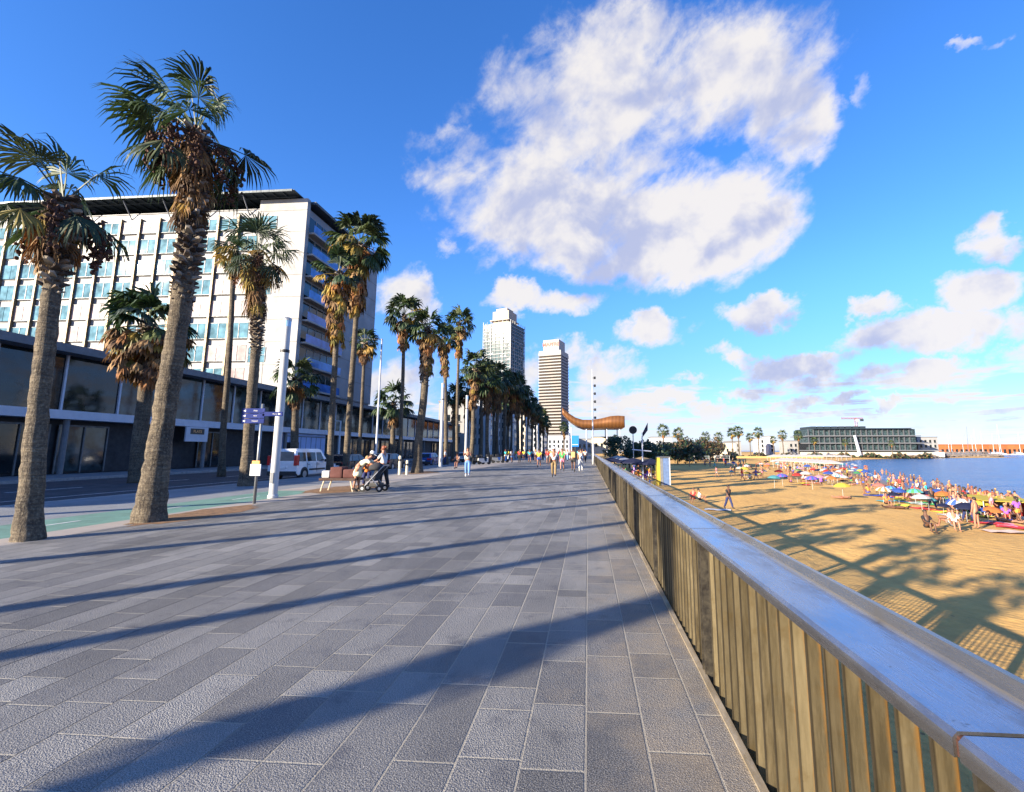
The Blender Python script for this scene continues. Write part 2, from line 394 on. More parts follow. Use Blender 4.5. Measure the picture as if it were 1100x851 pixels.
shore = [(16, -60), (25, -20), (29, 8), (31.5, 24)]
for px, py in [(1100, 556), (1092, 553), (1065, 546), (1040, 541), (1000, 530), (960, 519), (930, 510), (912, 503), (905, 498), (912, 496), (925, 494.2), (960, 493.2), (1000, 492.4)]:
    g = gnd(px, py, SEAZ); shore.append((g.x, g.y))
land = shore + [(300, 352), (290, 420), (270, 520), (330, 700), (420, 1000), (600, 1500), (600, 2500), (-900, 2500), (-900, -60)]
def sdist(x, y):
    best = 1e9; ins = False; n = len(land)
    for i in range(n):
        ax, ay = land[i]; bx, by = land[(i+1) % n]
        ex, ey = bx-ax, by-ay; L2 = ex*ex+ey*ey
        t = max(0, min(1, ((x-ax)*ex+(y-ay)*ey)/L2)); dx, dy = x-ax-t*ex, y-ay-t*ey
        d = dx*dx+dy*dy
        if d < best: best = d
        if (ay > y) != (by > y) and x < ax+(y-ay)/(by-ay)*(bx-ax): ins = not ins
    return math.sqrt(best) if ins else -math.sqrt(best)
def sandz(x, y):
    d = sdist(x, y)
    if d < 0: return max(SEAZ + d*.12, -8)
    k = min(1, d/16); return SEAZ + (SANDZ-SEAZ)*(1-(1-k)**1.6)
def onsand(px, py):
    z = SANDZ
    for _ in range(6):
        g = gnd(px, py, z); z = sandz(g.x, g.y)
    return Vector((g.x, g.y, z))
def axis(a, pts):
    out = [a]
    for end, step in pts:
        while out[-1] < end: out.append(out[-1]+step)
    return out
xs = axis(.80, [(8, 1.2), (60, 1.6), (120, 3), (340, 7), (800, 40), (1400, 100)])
ys = axis(-60, [(-10, 6), (60, 1.6), (130, 3), (380, 7), (800, 30), (2600, 150)])
b = MB(); random.seed(3)
vs = []
for y in ys:
    for x in xs:
        z = sandz(x, y)
        if z > SEAZ+.2 and y < 200: z += .07*(mnoise.noise(Vector((x*.25, y*.25, 0))))
        vs.append((x, y, z))
nx = len(xs); fs = [(j*nx+i, j*nx+i+1, (j+1)*nx+i+1, (j+1)*nx+i) for j in range(len(ys)-1) for i in range(nx-1)]
b.add(vs, fs)
def sand_mat():
    m, t, p = newmat('beach_sand')
    pos = t.node('ShaderNodeNewGeometry').outputs['Position']; x, y, z = t.sep(pos)
    big = t.noise(pos, .12, 5, .6); mid = t.noise(pos, 2.2, 5, .65); fine = t.noise(pos, 45, 3, .7)
    c = t.mix(t.mapr(t.m('ADD', t.m('MULTIPLY', big, .6), t.m('MULTIPLY', mid, .4)), .35, .65), (.52, .285, .075), (.73, .435, .13))
    c = t.mix(t.mapr(fine, .35, .7, 0, .35), c, (.66, .42, .17))
    trk = t.node('ShaderNodeTexNoise'); t.put(trk.inputs['Vector'], t.scalevec(pos, (1, .25, 1))); trk.inputs['Scale'].default_value = .9; trk.inputs['Detail'].default_value = 7; trk.inputs['Roughness'].default_value = .7
    c = t.mix(t.mapr(trk.outputs['Fac'], .50, .62, 0, .40), c, (.38, .22, .08))
    wet = t.mapr(z, SEAZ+.06, SEAZ+.30, 1, 0, True)
    c = t.mix(wet, c, (.17, .11, .06))
    debris = t.node('ShaderNodeTexVoronoi'); t.put(debris.inputs['Vector'], pos); debris.inputs['Scale'].default_value = 1.3
    c = t.mix(t.mapr(debris.outputs['Distance'], .035, .06, .7, 0), c, (.12, .08, .05))
    t.put(p.inputs['Base Color'], c); t.put(p.inputs['Roughness'], t.mapr(wet, 0, 1, .95, .35))
    p.inputs['Specular IOR Level'].default_value = .2
    foot = t.node('ShaderNodeTexVoronoi'); t.put(foot.inputs['Vector'], pos); foot.inputs['Scale'].default_value = 2.6; foot.feature = 'SMOOTH_F1'
    tread = t.node('ShaderNodeTexWave'); t.put(tread.inputs['Vector'], pos); tread.inputs['Scale'].default_value = 1.9; tread.inputs['Distortion'].default_value = 3.0; tread.inputs['Detail'].default_value = 2; tread.bands_direction = 'DIAGONAL'
    h = t.m('ADD', t.m('MULTIPLY', mid, .7), t.m('ADD', t.m('MULTIPLY', foot.outputs['Distance'], .35), t.m('MULTIPLY', fine, .06)))
    h = t.m('ADD', h, t.m('MULTIPLY', tread.outputs['Fac'], .06))
    t.put(p.inputs['Normal'], t.bump(t.m('MULTIPLY', h, t.mapr(wet, 0, 1, 1, .1)), .75, .14))
    return m
o = struct(b.build('beach_sand', sand_mat(), fix=False, smooth=True))
def water_mat():
    m, t, p = newmat('sea_water')
    pos = t.node('ShaderNodeNewGeometry').outputs['Position']
    v = t.scalevec(pos, (.6, 1, 1))
    a = t.noise(v, .55, 6, .62, .6); bb = t.noise(v, .08, 3, .5)
    near = t.noise(pos, .05, 3, .5)
    c = t.mix(t.mapr(a, .40, .62), (.010, .055, .16), (.035, .13, .29))
    c = t.mix(t.mapr(near, .4, .6, 0, .5), c, (.02, .10, .24))
    t.put(p.inputs['Base Color'], c); p.inputs['Roughness'].default_value = .22; p.inputs['IOR'].default_value = 1.33
    t.put(p.inputs['Normal'], t.bump(t.m('ADD', a, t.m('MULTIPLY', bb, 2)), 1.0, .7))
    return m
b = MB(); b.add([(3, -60, SEAZ), (9000, -60, SEAZ), (9000, 12000, SEAZ), (3, 12000, SEAZ)], [(0, 1, 2, 3)])
struct(b.build('water', water_mat(), fix=False))
# foam line of the small breakers
M_foam = mat('sea_foam', (.75, .78, .8), .6, var=.2)
b = MB(); random.seed(5)
for i in range(len(shore)-4):
    (ax, ay), (bx, by) = shore[i+2], shore[i+3]
    n = max(2, int(math.hypot(bx-ax, by-ay)/1.5)); nx_, ny_ = (by-ay), -(bx-ax); L = math.hypot(nx_, ny_); nx_, ny_ = nx_/L, ny_/L
    for k in range(n):
        if random.random() < .35: continue
        t0, t1 = k/n, (k+1)/n; o1 = .4+.8*random.random(); w1 = .12+.3*random.random()
        p0 = (ax+(bx-ax)*t0, ay+(by-ay)*t0); p1 = (ax+(bx-ax)*t1, ay+(by-ay)*t1)
        b.add([(p0[0]+nx_*o1, p0[1]+ny_*o1, SEAZ+.01), (p1[0]+nx_*o1, p1[1]+ny_*o1, SEAZ+.01), (p1[0]+nx_*(o1+w1), p1[1]+ny_*(o1+w1), SEAZ+.012), (p0[0]+nx_*(o1+w1*1.4), p0[1]+ny_*(o1+w1*1.4), SEAZ+.012)], [(0, 1, 2, 3)])
tag(b.build('sea_foam', M_foam), 'white foam of small waves breaking along the shoreline', 'foam', kind='stuff')
# ------------------------------------------------------------------ railing
def steel(name, c, rough, c2, metal=.9):
    m, t, p = newmat(name)
    pos = t.node('ShaderNodeNewGeometry').outputs['Position']
    st = t.noise(t.scalevec(pos, (3, .7, 3)), 6, 5, .65); fi = t.noise(pos, 60, 4, .7)
    t.put(p.inputs['Base Color'], t.mix(t.mapr(st, .35, .68), c, c2))
    t.put(p.inputs['Roughness'], t.mapr(t.m('ADD', t.m('MULTIPLY', st, .7), t.m('MULTIPLY', fi, .3)), .3, .7, rough-.1, rough+.14))
    p.inputs['Metallic'].default_value = metal
    t.put(p.inputs['Normal'], t.bump(t.m('ADD', t.m('MULTIPLY', fi, .3), st), .12, .01)); return m
TOPZ = CAMZ-.58
def cap_mat():
    m, t, p = newmat('brushed_steel_cap'); tc_ = t.node('ShaderNodeTexCoord').outputs['Object']; x, y, z = t.sep(tc_)
    st = t.noise(t.scalevec(tc_, (2.2, 1, 3)), 2.4, 7, .68); fi = t.noise(t.scalevec(tc_, (30, 1.5, 30)), 6, 4, .7); sp = t.noise(tc_, 26, 3, .8)
    c = t.mix(t.mapr(st, .35, .65), (.27, .28, .30), (.46, .47, .50))
    smudge = t.m('MULTIPLY', t.mapr(st, .50, .66), t.mapr(x, .02, .15, .25, 1))
    c = t.mix(t.m('MULTIPLY', smudge, .8), c, (.10, .085, .07))
    c = t.mix(t.mapr(sp, .66, .74, 0, .7), c, (.08, .07, .06))
    c = t.mix(t.mapr(x, .176, .190, 0, .75), c, (.42, .33, .20))  # tan lip: the low sun's reflection painted into the steel colour
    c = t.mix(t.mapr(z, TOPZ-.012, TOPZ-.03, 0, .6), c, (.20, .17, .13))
    t.put(p.inputs['Base Color'], c); p.inputs['Metallic'].default_value = .9
    t.put(p.inputs['Roughness'], t.m('ADD', t.mapr(st, .3, .7, .12, .36), t.mapr(fi, .3, .7, -.04, .08)))
    t.put(p.inputs['Normal'], t.bump(t.m('ADD', fi, t.m('MULTIPLY', st, 2)), .10, .006)); return m
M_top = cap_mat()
def slat_mat():
    m, t, p = newmat('weathered_steel_slat')
    tc_ = t.node('ShaderNodeTexCoord').outputs['Object']; x, y, z = t.sep(tc_)
    oi = t.node('ShaderNodeObjectInfo').outputs['Random']
    cell = t.white(t.comb(t.m('FLOOR', t.m('DIVIDE', t.m('SUBTRACT', y, .98), .138)), 3.0, oi))
    st = t.noise(t.scalevec(tc_, (18, 1, 2.2)), 2.0, 6, .7); blot = t.noise(tc_, 7, 5, .7)
    c = t.mix(t.mapr(t.m('ADD', t.m('MULTIPLY', st, .6), t.m('MULTIPLY', cell, .4)), .25, .75), (.085, .066, .036), (.265, .21, .115))
    c = t.mix(t.mapr(blot, .52, .72, 0, .6), c, (.13, .085, .03))
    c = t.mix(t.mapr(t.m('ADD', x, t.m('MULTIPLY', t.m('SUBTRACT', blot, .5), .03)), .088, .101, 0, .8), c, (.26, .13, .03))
    c = t.mix(t.mapr(x, .050, .0545, .85, 0), c, (.03, .024, .016))  # dark front edge: shade between the slats put into the colour
    t.put(p.inputs['Base Color'], c); p.inputs['Metallic'].default_value = .45
    t.put(p.inputs['Roughness'], t.mapr(st, .3, .7, .30, .55))
    t.put(p.inputs['Normal'], t.bump(blot, .25, .006)); return m
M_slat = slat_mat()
M_post = steel('dark_steel_post', (.04, .035, .03), .45, (.10, .085, .06), .6)
M_rust = mat('rusty_cut_edge', (.055, .016, .008), .95, var=.6, scale=14, bump=.4)
rail = thing('promenade_railing', 'long stainless steel railing with vertical slats and a wide flat cap along the promenade edge', 'railing', (.8, 0, 0))
TOPZ = CAMZ-.58
joints = [-9.45, -6.8, -4.15, -1.5, 1.13]
while joints[-1] < 120: joints.append(joints[-1]+2.6)
for j0, j1 in zip(joints, joints[1:]):
    if j0 > 60 and 0: break
    g = .008
    o_ = -.055; # outline in local x (root at .8)
    T = .007
    outl = [(-.05, TOPZ-.05), (-.05, TOPZ-.012), (-.038, TOPZ), (.175, TOPZ), (.195, TOPZ+.006), (.218, TOPZ+.034), (.235, TOPZ+.036), (.235, TOPZ-.02)]
    inn = [(x-(0.0 if i > 6 else (-T if i < 2 else 0)), z-(T if 1 < i < 7 else 0)) for i, (x, z) in enumerate(outl)]
    inn = [(-.05+T, TOPZ-.05), (-.05+T, TOPZ-.016), (-.034, TOPZ-T), (.175, TOPZ-T), (.197, TOPZ-.002), (.218, TOPZ+.026), (.228, TOPZ+.028), (.228, TOPZ-.02)]
    b = MB(); n = len(outl)
    for y in (j0+g, j1-g): b.v += [(x, y, z) for x, z in outl]+[(x, y, z) for x, z in inn]
    N = 2*n
    for i in range(n-1):
        b.f += [(i, i+1, N+i+1, N+i), (n+i+1, n+i, N+n+i, N+n+i+1), (i+1, i, n+i, n+i+1), (N+i, N+i+1, N+n+i+1, N+n+i)]
    b.f += [(0, N, N+n, n), (n-1, 2*n-1, N+2*n-1, N+n-1)]; b.c = [(1, 1, 1)]*len(b.f)
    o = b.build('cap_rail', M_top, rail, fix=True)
    if j0 < 8:
        b = MB(); b.box(-.040, j1-.03, TOPZ-.0155, .172, j1+.03, TOPZ-.0085); b.box(-.0425, j1-.03, TOPZ-.048, -.036, j1+.03, TOPZ-.0155); b.build('joint_plate', M_rust, rail)
# slats (first 100 in view as parts; the far ones one part)
def slat(b, y, r):
    t = r.uniform(-.002, .002); tw_ = r.gauss(0, .10); o0 = len(b.v)
    b.prism([(.045, -.004), (.048, -.0045), (.100, -.004), (.1035, -.002), (.1035, .004), (.045, .004), (.0435, .0)], 'z', -.20, TOPZ-.02)
    c_t, s_t = math.cos(tw_), math.sin(tw_)
    for j in range(o0, len(b.v)):
        vx, vy, vz = b.v[j]; vx -= .075; b.v[j] = (.075+vx*c_t-vy*s_t, y+t+vx*s_t+vy*c_t, vz)
rr = random.Random(2)
y = 1.05; sl = []
posts_y = [1.15+2.6*k for k in range(-4, 45)]
yy = -9.4
far = MB(); nn = 0
while yy < 118:
    if min(abs(yy-p) for p in posts_y) > .06:
        if yy > .7 and nn < 100:
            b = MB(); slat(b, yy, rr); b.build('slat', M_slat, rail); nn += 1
        else: slat(far, yy, rr)
    yy += .138
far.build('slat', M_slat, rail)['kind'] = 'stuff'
for p in posts_y:
    b = MB(); b.box(.02, p-.045, -.22, .15, p-.033, TOPZ-.009); b.box(.02, p+.033, -.22, .15, p+.045, TOPZ-.009); b.box(.05, p-.033, -.22, .062, p+.033, TOPZ-.03)
    b.build('post', M_post, rail)
b = MB(); b.box(-.012, -25, -.02, .03, 330, .012); b.build('base_angle', steel('base_angle_steel', (.33, .26, .16), .5, (.55, .46, .32), .6), rail)
b = MB(); b.box(.075, -25, -.26, .125, 330, -.20); b.build('bottom_rail', M_post, rail)
# ------------------------------------------------------------------ palms
M_frond = attrmat('palm_frond', .55, .35, .22)
M_dead = attrmat('dead_palm_frond', .85, .45, .12)
def bark():
    m, t, p = newmat('palm_bark')
    tc = t.node('ShaderNodeTexCoord').outputs['Object']
    x, y, z = t.sep(tc)
    n = t.noise(tc, 2.2, 5, .65); rings = t.noise(t.scalevec(tc, (1.2, 1.2, 14)), 1.6, 4, .6)
    c = t.mix(t.mapr(n, .3, .7), (.045, .034, .024), (.20, .155, .10))
    c = t.mix(t.mapr(rings, .42, .6, .6, 0), c, (.035, .025, .018))
    t.put(p.inputs['Base Color'], c); p.inputs['Roughness'].default_value = .9
    crk = t.noise(t.scalevec(tc, (9, 9, 1.2)), 1.5, 5, .7); fine = t.noise(tc, 22, 4, .7)
    c = t.mix(t.mapr(crk, .52, .62, 0, .7), c, (.03, .022, .016)); c = t.mix(t.mapr(fine, .5, .7, 0, .5), c, (.34, .29, .2))
    t.put(p.inputs['Base Color'], c)
    t.put(p.inputs['Normal'], t.bump(t.m('ADD', rings, t.m('ADD', t.m('MULTIPLY', n, .5), t.m('SUBTRACT', t.m('MULTIPLY', fine, .5), t.m('MULTIPLY', crk, .9)))), .9, .05)); return m
M_bark = bark()
M_boot = attrmat('palm_boot', .9, .4)
M_fruit = mat('palm_fruit_stalk', (.07, .03, .018), .9, var=.6, scale=9)
GREENS = [(.022, .045, .014), (.032, .06, .018), (.048, .08, .022), (.022, .038, .018), (.07, .09, .028)]
YELL = [(.25, .17, .03), (.34, .20, .035), (.17, .14, .03)]
BROWN = [(.16, .085, .035), (.24, .13, .05), (.10, .055, .028), (.30, .18, .08), (.33, .14, .045)]
def frond(b, org, phi, elev, pet, R_, r, nl=18, droop=.5, fold=.35, spread=115, wl=.05, wind=None, stalk=.018):
    """fan leaf: petiole from org in direction (phi, elev), then a pleated fan with drooping tips"""
    d = Vector((math.cos(phi)*math.cos(elev), math.sin(phi)*math.cos(elev), math.sin(elev)))
    if wind: d = (d + wind).normalized()
    pts = []; p = Vector(org); dd = d.copy()
    for i in range(4):
        pts.append(p.copy()); p = p + dd*(pet/3); dd = (dd + Vector((0, 0, -.10*droop))).normalized()
    b.tube(pts, [stalk, stalk*.8, stalk*.7, stalk*.6], 3, cap=False)
    hub = pts[-1]
    side = dd.cross(Vector((0, 0, 1)))
    if side.length < .1: side = Vector((math.cos(phi+1.57), math.sin(phi+1.57), 0))
    side.normalize(); nrm = side.cross(dd).normalized()
    roll = r.uniform(-.5, .5); side = (side*math.cos(roll)+nrm*math.sin(roll)).normalized(); nrm = side.cross(dd).normalized()
    for k in range(nl):
        a = R(-spread + 2*spread*(k+.5)/nl + r.uniform(-3, 3))
        ld = (dd*math.cos(a) + side*math.sin(a) - nrm*fold*abs(math.sin(a))).normalized()
        L = R_*(1-.22*(abs(a)/R(spread))**2)*r.uniform(.85, 1.08)
        w = ld.cross(nrm).normalized()*wl*R_*.5
        m1 = hub + ld*L*.5
        ld2 = (ld + Vector((0, 0, -droop*r.uniform(.35, .8))) + (wind*.5 if wind else Vector())).normalized()
        m2 = m1 + ld2*L*.28
        ld3 = (ld2 + Vector((0, 0, -droop*r.uniform(.6, 1.6)))).normalized()
        m3 = m2 + ld3*L*.26
        lift = nrm*wl*R_*.25*(1 if k % 2 else -1)
        b.add([hub, m1-w+lift, m1+w-lift, m2-w*.65, m2+w*.65, m3], [(0, 1, 2), (1, 3, 4, 2), (3, 5, 4)])
def palm(name, label, base, path, cr, ngreen=30, skirt=2.0, boots=2.0, r0=.32, r1=.2, seed=1, near=False, yellow=.15, orange=.3, fruit=0, wind=None, low=False, flare=1.45, skw=1.0, nl=None, group='palm trees along the promenade', ndead=None, pre=''):
    """path: trunk points relative to base"""
    r = random.Random(seed)
    root = thing(name, label, 'palm tree', base, 0, group)
    pts = [Vector(p) for p in path]
    # resample
    P = []; n = 90 if near else 28
    for i in range(n+1):
        t = i/n*(len(pts)-1); k = min(int(t), len(pts)-2); f = t-k
        p0 = pts[max(k-1, 0)]; p1 = pts[k]; p2 = pts[k+1]; p3 = pts[min(k+2, len(pts)-1)]
        P.append(.5*((2*p1)+(-p0+p2)*f+(2*p0-5*p1+4*p2-p3)*f*f+(-p0+3*p1-3*p2+p3)*f**3))
    H = P[-1].z
    rs = []
    for p in P:
        z = p.z; rr_ = r1+(r0-r1)*(1-z/H)
        rr_ *= 1+(flare-1)*math.exp(-z/.55)
        rs.append(rr_*(1+r.uniform(-.025, .025)+(.02*math.sin(z*19+seed)+.03*math.sin(z*3.1+seed) if near else 0)))
    b = MB(); b.tube([p-Vector((0, 0, .25)) if i == 0 else p for i, p in enumerate(P)], rs, 22 if near else 9)
    if near:
        for j, v in enumerate(b.v):
            v = Vector(v); c0 = P[min(j//22, n)]; dn = mnoise.noise(v*3.2)*.10+mnoise.noise(v*9)*.055; q_ = v-c0; b.v[j] = tuple(v+q_*dn)
    tr = b.build('trunk', M_bark, root, smooth=True)
    def at(z):
        for i in range(len(P)-1):
            if P[i+1].z >= z: f = (z-P[i].z)/max(1e-6, P[i+1].z-P[i].z); return P[i].lerp(P[i+1], f), rs[i]*(1-f)+rs[i+1]*f
        return P[-1], rs[-1]
    if boots > 0:
        b = MB(); z = H-boots; k = 0; step = .035 if near else .10
        while z < H:
            c, rd = at(z); a = k*2.4+r.uniform(-.25, .25); sz = (1.0 if near else 1.4)*r.uniform(.7, 1.2)*(.25+.75*min(1, (z-(H-boots))/(.35*boots)+.3))
            o_ = Vector((math.cos(a), math.sin(a), 0)); tn = Vector((-math.sin(a), math.cos(a), 0))
            b.color(random.Random(k+seed).choice([(.15, .11, .08), (.07, .045, .03), (.03, .02, .015), (.30, .25, .19), (.05, .032, .022)]))
            q = c+o_*rd*.85; tip = q+o_*.17*sz+Vector((0, 0, .12*sz))
            wv = tn*.085*sz
            b.add([q-wv, q+wv, q+wv*.5+Vector((0, 0, .12*sz)), q-wv*.5+Vector((0, 0, .12*sz)), tip-wv*.45, tip+wv*.45, tip+wv*.3-Vector((0, 0, .05*sz)), tip-wv*.3-Vector((0, 0, .05*sz))],
                  [(3, 2, 5, 4), (0, 7, 6, 1), (1, 6, 5, 2), (0, 3, 4, 7), (4, 5, 6, 7)])
            z += step*.5; k += 1
        b.build('boots', M_boot, root)
    top = P[-1]; ax = (P[-1]-P[-3]).normalized()
    nl = nl or (26 if near else 13); wl = .055 if near else .16
    b = MB()
    for i in range(ngreen):
        u = (i+.5)/ngreen; elev = R(80-112*u**1.05+r.uniform(-16, 16)); phi = i*2.39996+r.uniform(-.3, .3)
        isy = r.random() < yellow and u > .4
        b.color(sc(r.choice(YELL if isy else GREENS), r.uniform(.8, 1.25)))
        frond(b, top-ax*.25*u, phi, elev, cr*r.uniform(.42, .56), cr*r.uniform(.42, .55), r, nl, .45+.6*u+r.uniform(0, .5), .3+r.uniform(0, .4), r.uniform(80, 118), wl, wind, .022 if near else .03)
    b.build('green_crown', M_frond, root, fix=False)
    nd = ndead if ndead is not None else int(16+skirt*14)
    if nd:
        b = MB()
        for i in range(nd):
            u = (i+.5)/nd; zz = H-.1-u*skirt; c, rd = at(zz); phi = i*2.39996+r.uniform(-.4, .4)
            elev = R(-38-34*min(1, u*2.2)+r.uniform(-10, 14)) if not low else R(-10-50*u+r.uniform(-12, 12))
            isy = r.random() < yellow*.8
            cc = r.choice(YELL) if isy else (r.choice(BROWN[3:]) if r.random() < orange else r.choice(BROWN[:3]))
            b.color(sc(cc, r.uniform(.7, 1.2)))
            frond(b, c+Vector((math.cos(phi), math.sin(phi), 0))*rd*.6, phi, elev, cr*r.uniform(.18, .34)*skw, cr*r.uniform(.26, .42)*(1-.2*u), r, max(9, nl-8), 1.2, .9, 70, wl*1.25, wind*.5 if wind else None, .03)
        b.build('dead_skirt', M_dead, root, fix=False)
    for i in range(fruit):
        b = MB(); phi = i*2.39996+.7; o_ = Vector((math.cos(phi), math.sin(phi), 0)); p = top-Vector((0, 0, .25)); pts_ = []
        L = cr*r.uniform(.40, .52)
        for k in range(7):
            t = k/6; pts_.append(p+o_*L*math.sin(t*1.9)*.95+Vector((0, 0, .25*math.sin(t*2)*cr*.3-t*t*cr*.62)))
        b.tube(pts_, [.02]*7, 4)
        for k in range(90 if near else 34):
            t = r.uniform(.4, 1); j = min(5, int(t*6)); q = pts_[j].lerp(pts_[j+1], t*6-j)+Vector((r.gauss(0, .07), r.gauss(0, .07), r.gauss(-.08, .10)))
            b.ball(q, r.uniform(.022, .05), n=5, m=4)
        b.build('fruit_cluster', M_fruit, root)
    return root
def P3(px, py, Y): return atY(px, py, Y)
def palm_px(label, base_px, pts_px, cr, dY=None, **k):
    g = gnd(*base_px, 0)
    if dY: g = atY(base_px[0], base_px[1], dY); g.z = -.05
    path = [(0, 0, 0)]+[tuple(atY(x, y, g.y)-g) for x, y in pts_px]
    return palm('palm_tree', label, tuple(g), path, cr, **k)
WIND = Vector((-.34, -.08, .0))
palm_px('tallest palm leaning right nearest the camera, windblown crown and rough boots under it', (160, 560), [(170, 490), (180, 425), (191, 350), (203, 270), (208, 210), (211, 142)], 2.05,
        ngreen=26, skirt=1.9, boots=4.6, r0=.245, r1=.175, seed=4, near=True, yellow=.10, orange=.12, fruit=9, wind=WIND, flare=1.5, ndead=95, skw=.62)
palm_px('palm at the left edge of the photo with drooping windblown fan leaves', (30, 580), [(40, 450), (54, 330), (62, 270), (68, 214)], 1.6,
        ngreen=19, skirt=1.0, boots=2.0, r0=.165, r1=.13, seed=9, near=True, yellow=.25, fruit=4, wind=WIND, ndead=26, skw=.8)
palm_px('palm with a yellowing crown and grey shaggy skirt beside the blue direction signs', (264, 522), [(267, 470), (271, 420), (276, 360), (277, 310), (276, 272)], 2.35,
        ngreen=30, skirt=2.2, boots=5.2, r0=.24, r1=.17, seed=12, near=True, nl=20, yellow=.4, orange=.4, fruit=3, ndead=80, skw=1.1)
palm_px('slim dark-trunked palm just left of the shaggy one by the signs', (238, 510), [(240, 460), (245, 400), (249, 330), (251, 272)], 1.7,
        ngreen=16, skirt=1.2, boots=.8, r0=.2, r1=.15, seed=14, yellow=.6, orange=.6, fruit=1)
palm_px('squat bushy palm with green top and broad yellow-brown lower fronds left of the leaning palm', (146, 517), [(150, 470), (156, 420), (160, 348)], 2.7,
        dY=24, ngreen=26, skirt=1.7, boots=1.2, r0=.36, r1=.3, seed=22, yellow=.25, orange=.6, low=True, skw=1.9, ndead=95, flare=1.1, nl=18)
palm_px('palm with long rust-brown skirt left of the tallest pale-trunked palm', (354, 511), [(357, 440), (361, 370), (364, 292)], 2.15,
        ngreen=15, skirt=4.0, boots=.6, r0=.21, r1=.15, seed=31, yellow=.5, orange=.6, fruit=3, ndead=120, nl=16, skw=1.55)
palm_px('tall pale-trunked palm with full green crown in front of the hotel corner', (371, 508), [(377, 420), (382, 350), (387, 262)], 3.0,
        ngreen=30, skirt=4.2, boots=.6, r0=.22, r1=.17, seed=33, yellow=.15, orange=.5, fruit=6, ndead=100, nl=18, skw=1.15)
palm_px('short thin palm standing between the pale-trunked palm and the arm lamp', (385, 503), [(388, 450), (392, 368)], 1.9,
        ngreen=20, skirt=1.3, boots=.4, r0=.17, r1=.13, seed=36, yellow=.1, orange=.4)
palm_px('low dark palm with its crown just above the white van', (316, 505), [(317, 450), (318, 408)], 2.2,
        dY=33, ngreen=24, skirt=1.2, boots=.8, r0=.28, r1=.25, seed=38, yellow=.05, orange=.1, flare=1.1)
palm_px('slender straight palm with a round green crown right of the arm lamp', (430, 502), [(431, 450), (433, 400), (434, 338)], 2.7,
        ngreen=26, skirt=2.6, boots=.5, r0=.2, r1=.15, seed=41, yellow=.08, orange=.6, ndead=50)
palm_px('thick palm with rough golden base and orange-tinged skirt on the pavement edge', (448, 508), [(450, 470), (455, 430), (457, 400), (459, 352)], 2.0,
        ngreen=22, skirt=2.8, boots=4.5, r0=.3, r1=.24, seed=43, yellow=.15, orange=.8, ndead=70, flare=1.7, skw=1.2)
palm_px('low dark palm behind the arm lamp against the shop fronts', (421, 500), [(422, 470), (423, 432)], 2.5,
        dY=46, ngreen=24, skirt=1.4, boots=.8, r0=.26, r1=.22, seed=45, yellow=.05, orange=.1)
palm_px('palm with bare pale trunk and brown skirt nearest left of the lattice tower', (491, 497), [(491, 450), (492, 400), (494, 347)], 2.9,
        ngreen=28, skirt=3.6, boots=.4, r0=.22, r1=.17, seed=47, yellow=.1, orange=.7, ndead=80)
palm_px('palm half hidden behind the white lamp column with a long ragged skirt', (479, 499), [(479, 450), (478, 400), (477, 362)], 2.4,
        ngreen=22, skirt=3.8, boots=.4, r0=.24, r1=.2, seed=48, yellow=.15, orange=.5, ndead=80)
protos = []
for i, (h, cr, sk, sd_) in enumerate([(11, 2.6, 3.6, 61), (12, 2.4, 2.6, 62), (9.5, 2.7, 3.0, 63)]):
    protos.append(palm('palm_tree', '', (0, 0, -500), [(0, 0, 0), (.15, 0, h*.3), (.1, .1, h*.65), (.3, 0, h)], cr, ngreen=30, skirt=sk, boots=3.0, r0=.28, r1=.2, seed=sd_, yellow=.08, orange=.4, ndead=55, nl=11))
PH = [11, 12, 9.5]
rowp = [(506, 496, 387, 0), (516, 494, 392, 1), (524, 495, 402, 2), (534, 493.5, 398, 0), (541, 493, 402, 1), (549, 492.6, 408, 2), (556, 492.2, 411, 0), (561, 491.8, 418, 1), (566, 491.5, 424, 2), (571, 491, 430, 0), (575, 490.8, 434, 1), (580, 490.5, 440, 2), (584, 490.2, 443, 0), (588, 490, 448, 1), (500, 495, 412, 2), (486, 495, 418, 0), (530, 491.5, 418, 1), (546, 490.5, 425, 2), (606, 489.5, 452, 0)]
for i, (x, y, yt, k) in enumerate(rowp):
    g = gnd(x, y, 0); H = (atY(x, yt+7, g.y).z)
    dup(protos[k], g, i*1.3, 'palm receding with the promenade row towards the two towers', scale=(H/PH[k])*.5+.5 if 0 else H/PH[k])
shp_ = [palm('palm_tree', '', (0, 0, -500), [(0, 0, 0), (.15, 0, h*.3), (.1, .1, h*.65), (.3, 0, h)], 1.85, ngreen=17, skirt=(1.6, 3.4, 1.6)[k], boots=1.0, r0=.2, r1=.14, seed=80+k, yellow=.1, ndead=(24, 60, 24)[k], nl=11, skw=(.7, 1.15, .7)[k]) for k, h in enumerate(PH)]
# palms behind the camera whose shadows cross the paving and the sand
for i, (x, y, h, k) in enumerate([(0, 0, 1, 0), (-17, -11.4, 9.5, 1), (-17.2, -8.0, 9.3, 0), (-17, -5.6, 10.4, 0), (-17, -1.7, 9.7, 2), (-17, 8.4, 10.4, 2)]):
    if i == 0: continue
    dup(shp_[k], (x, y, 0), i*2.1, 'palm standing behind the camera beside the promenade', scale=h/PH[k]*.999)
for p_ in protos+shp_: kill(p_)
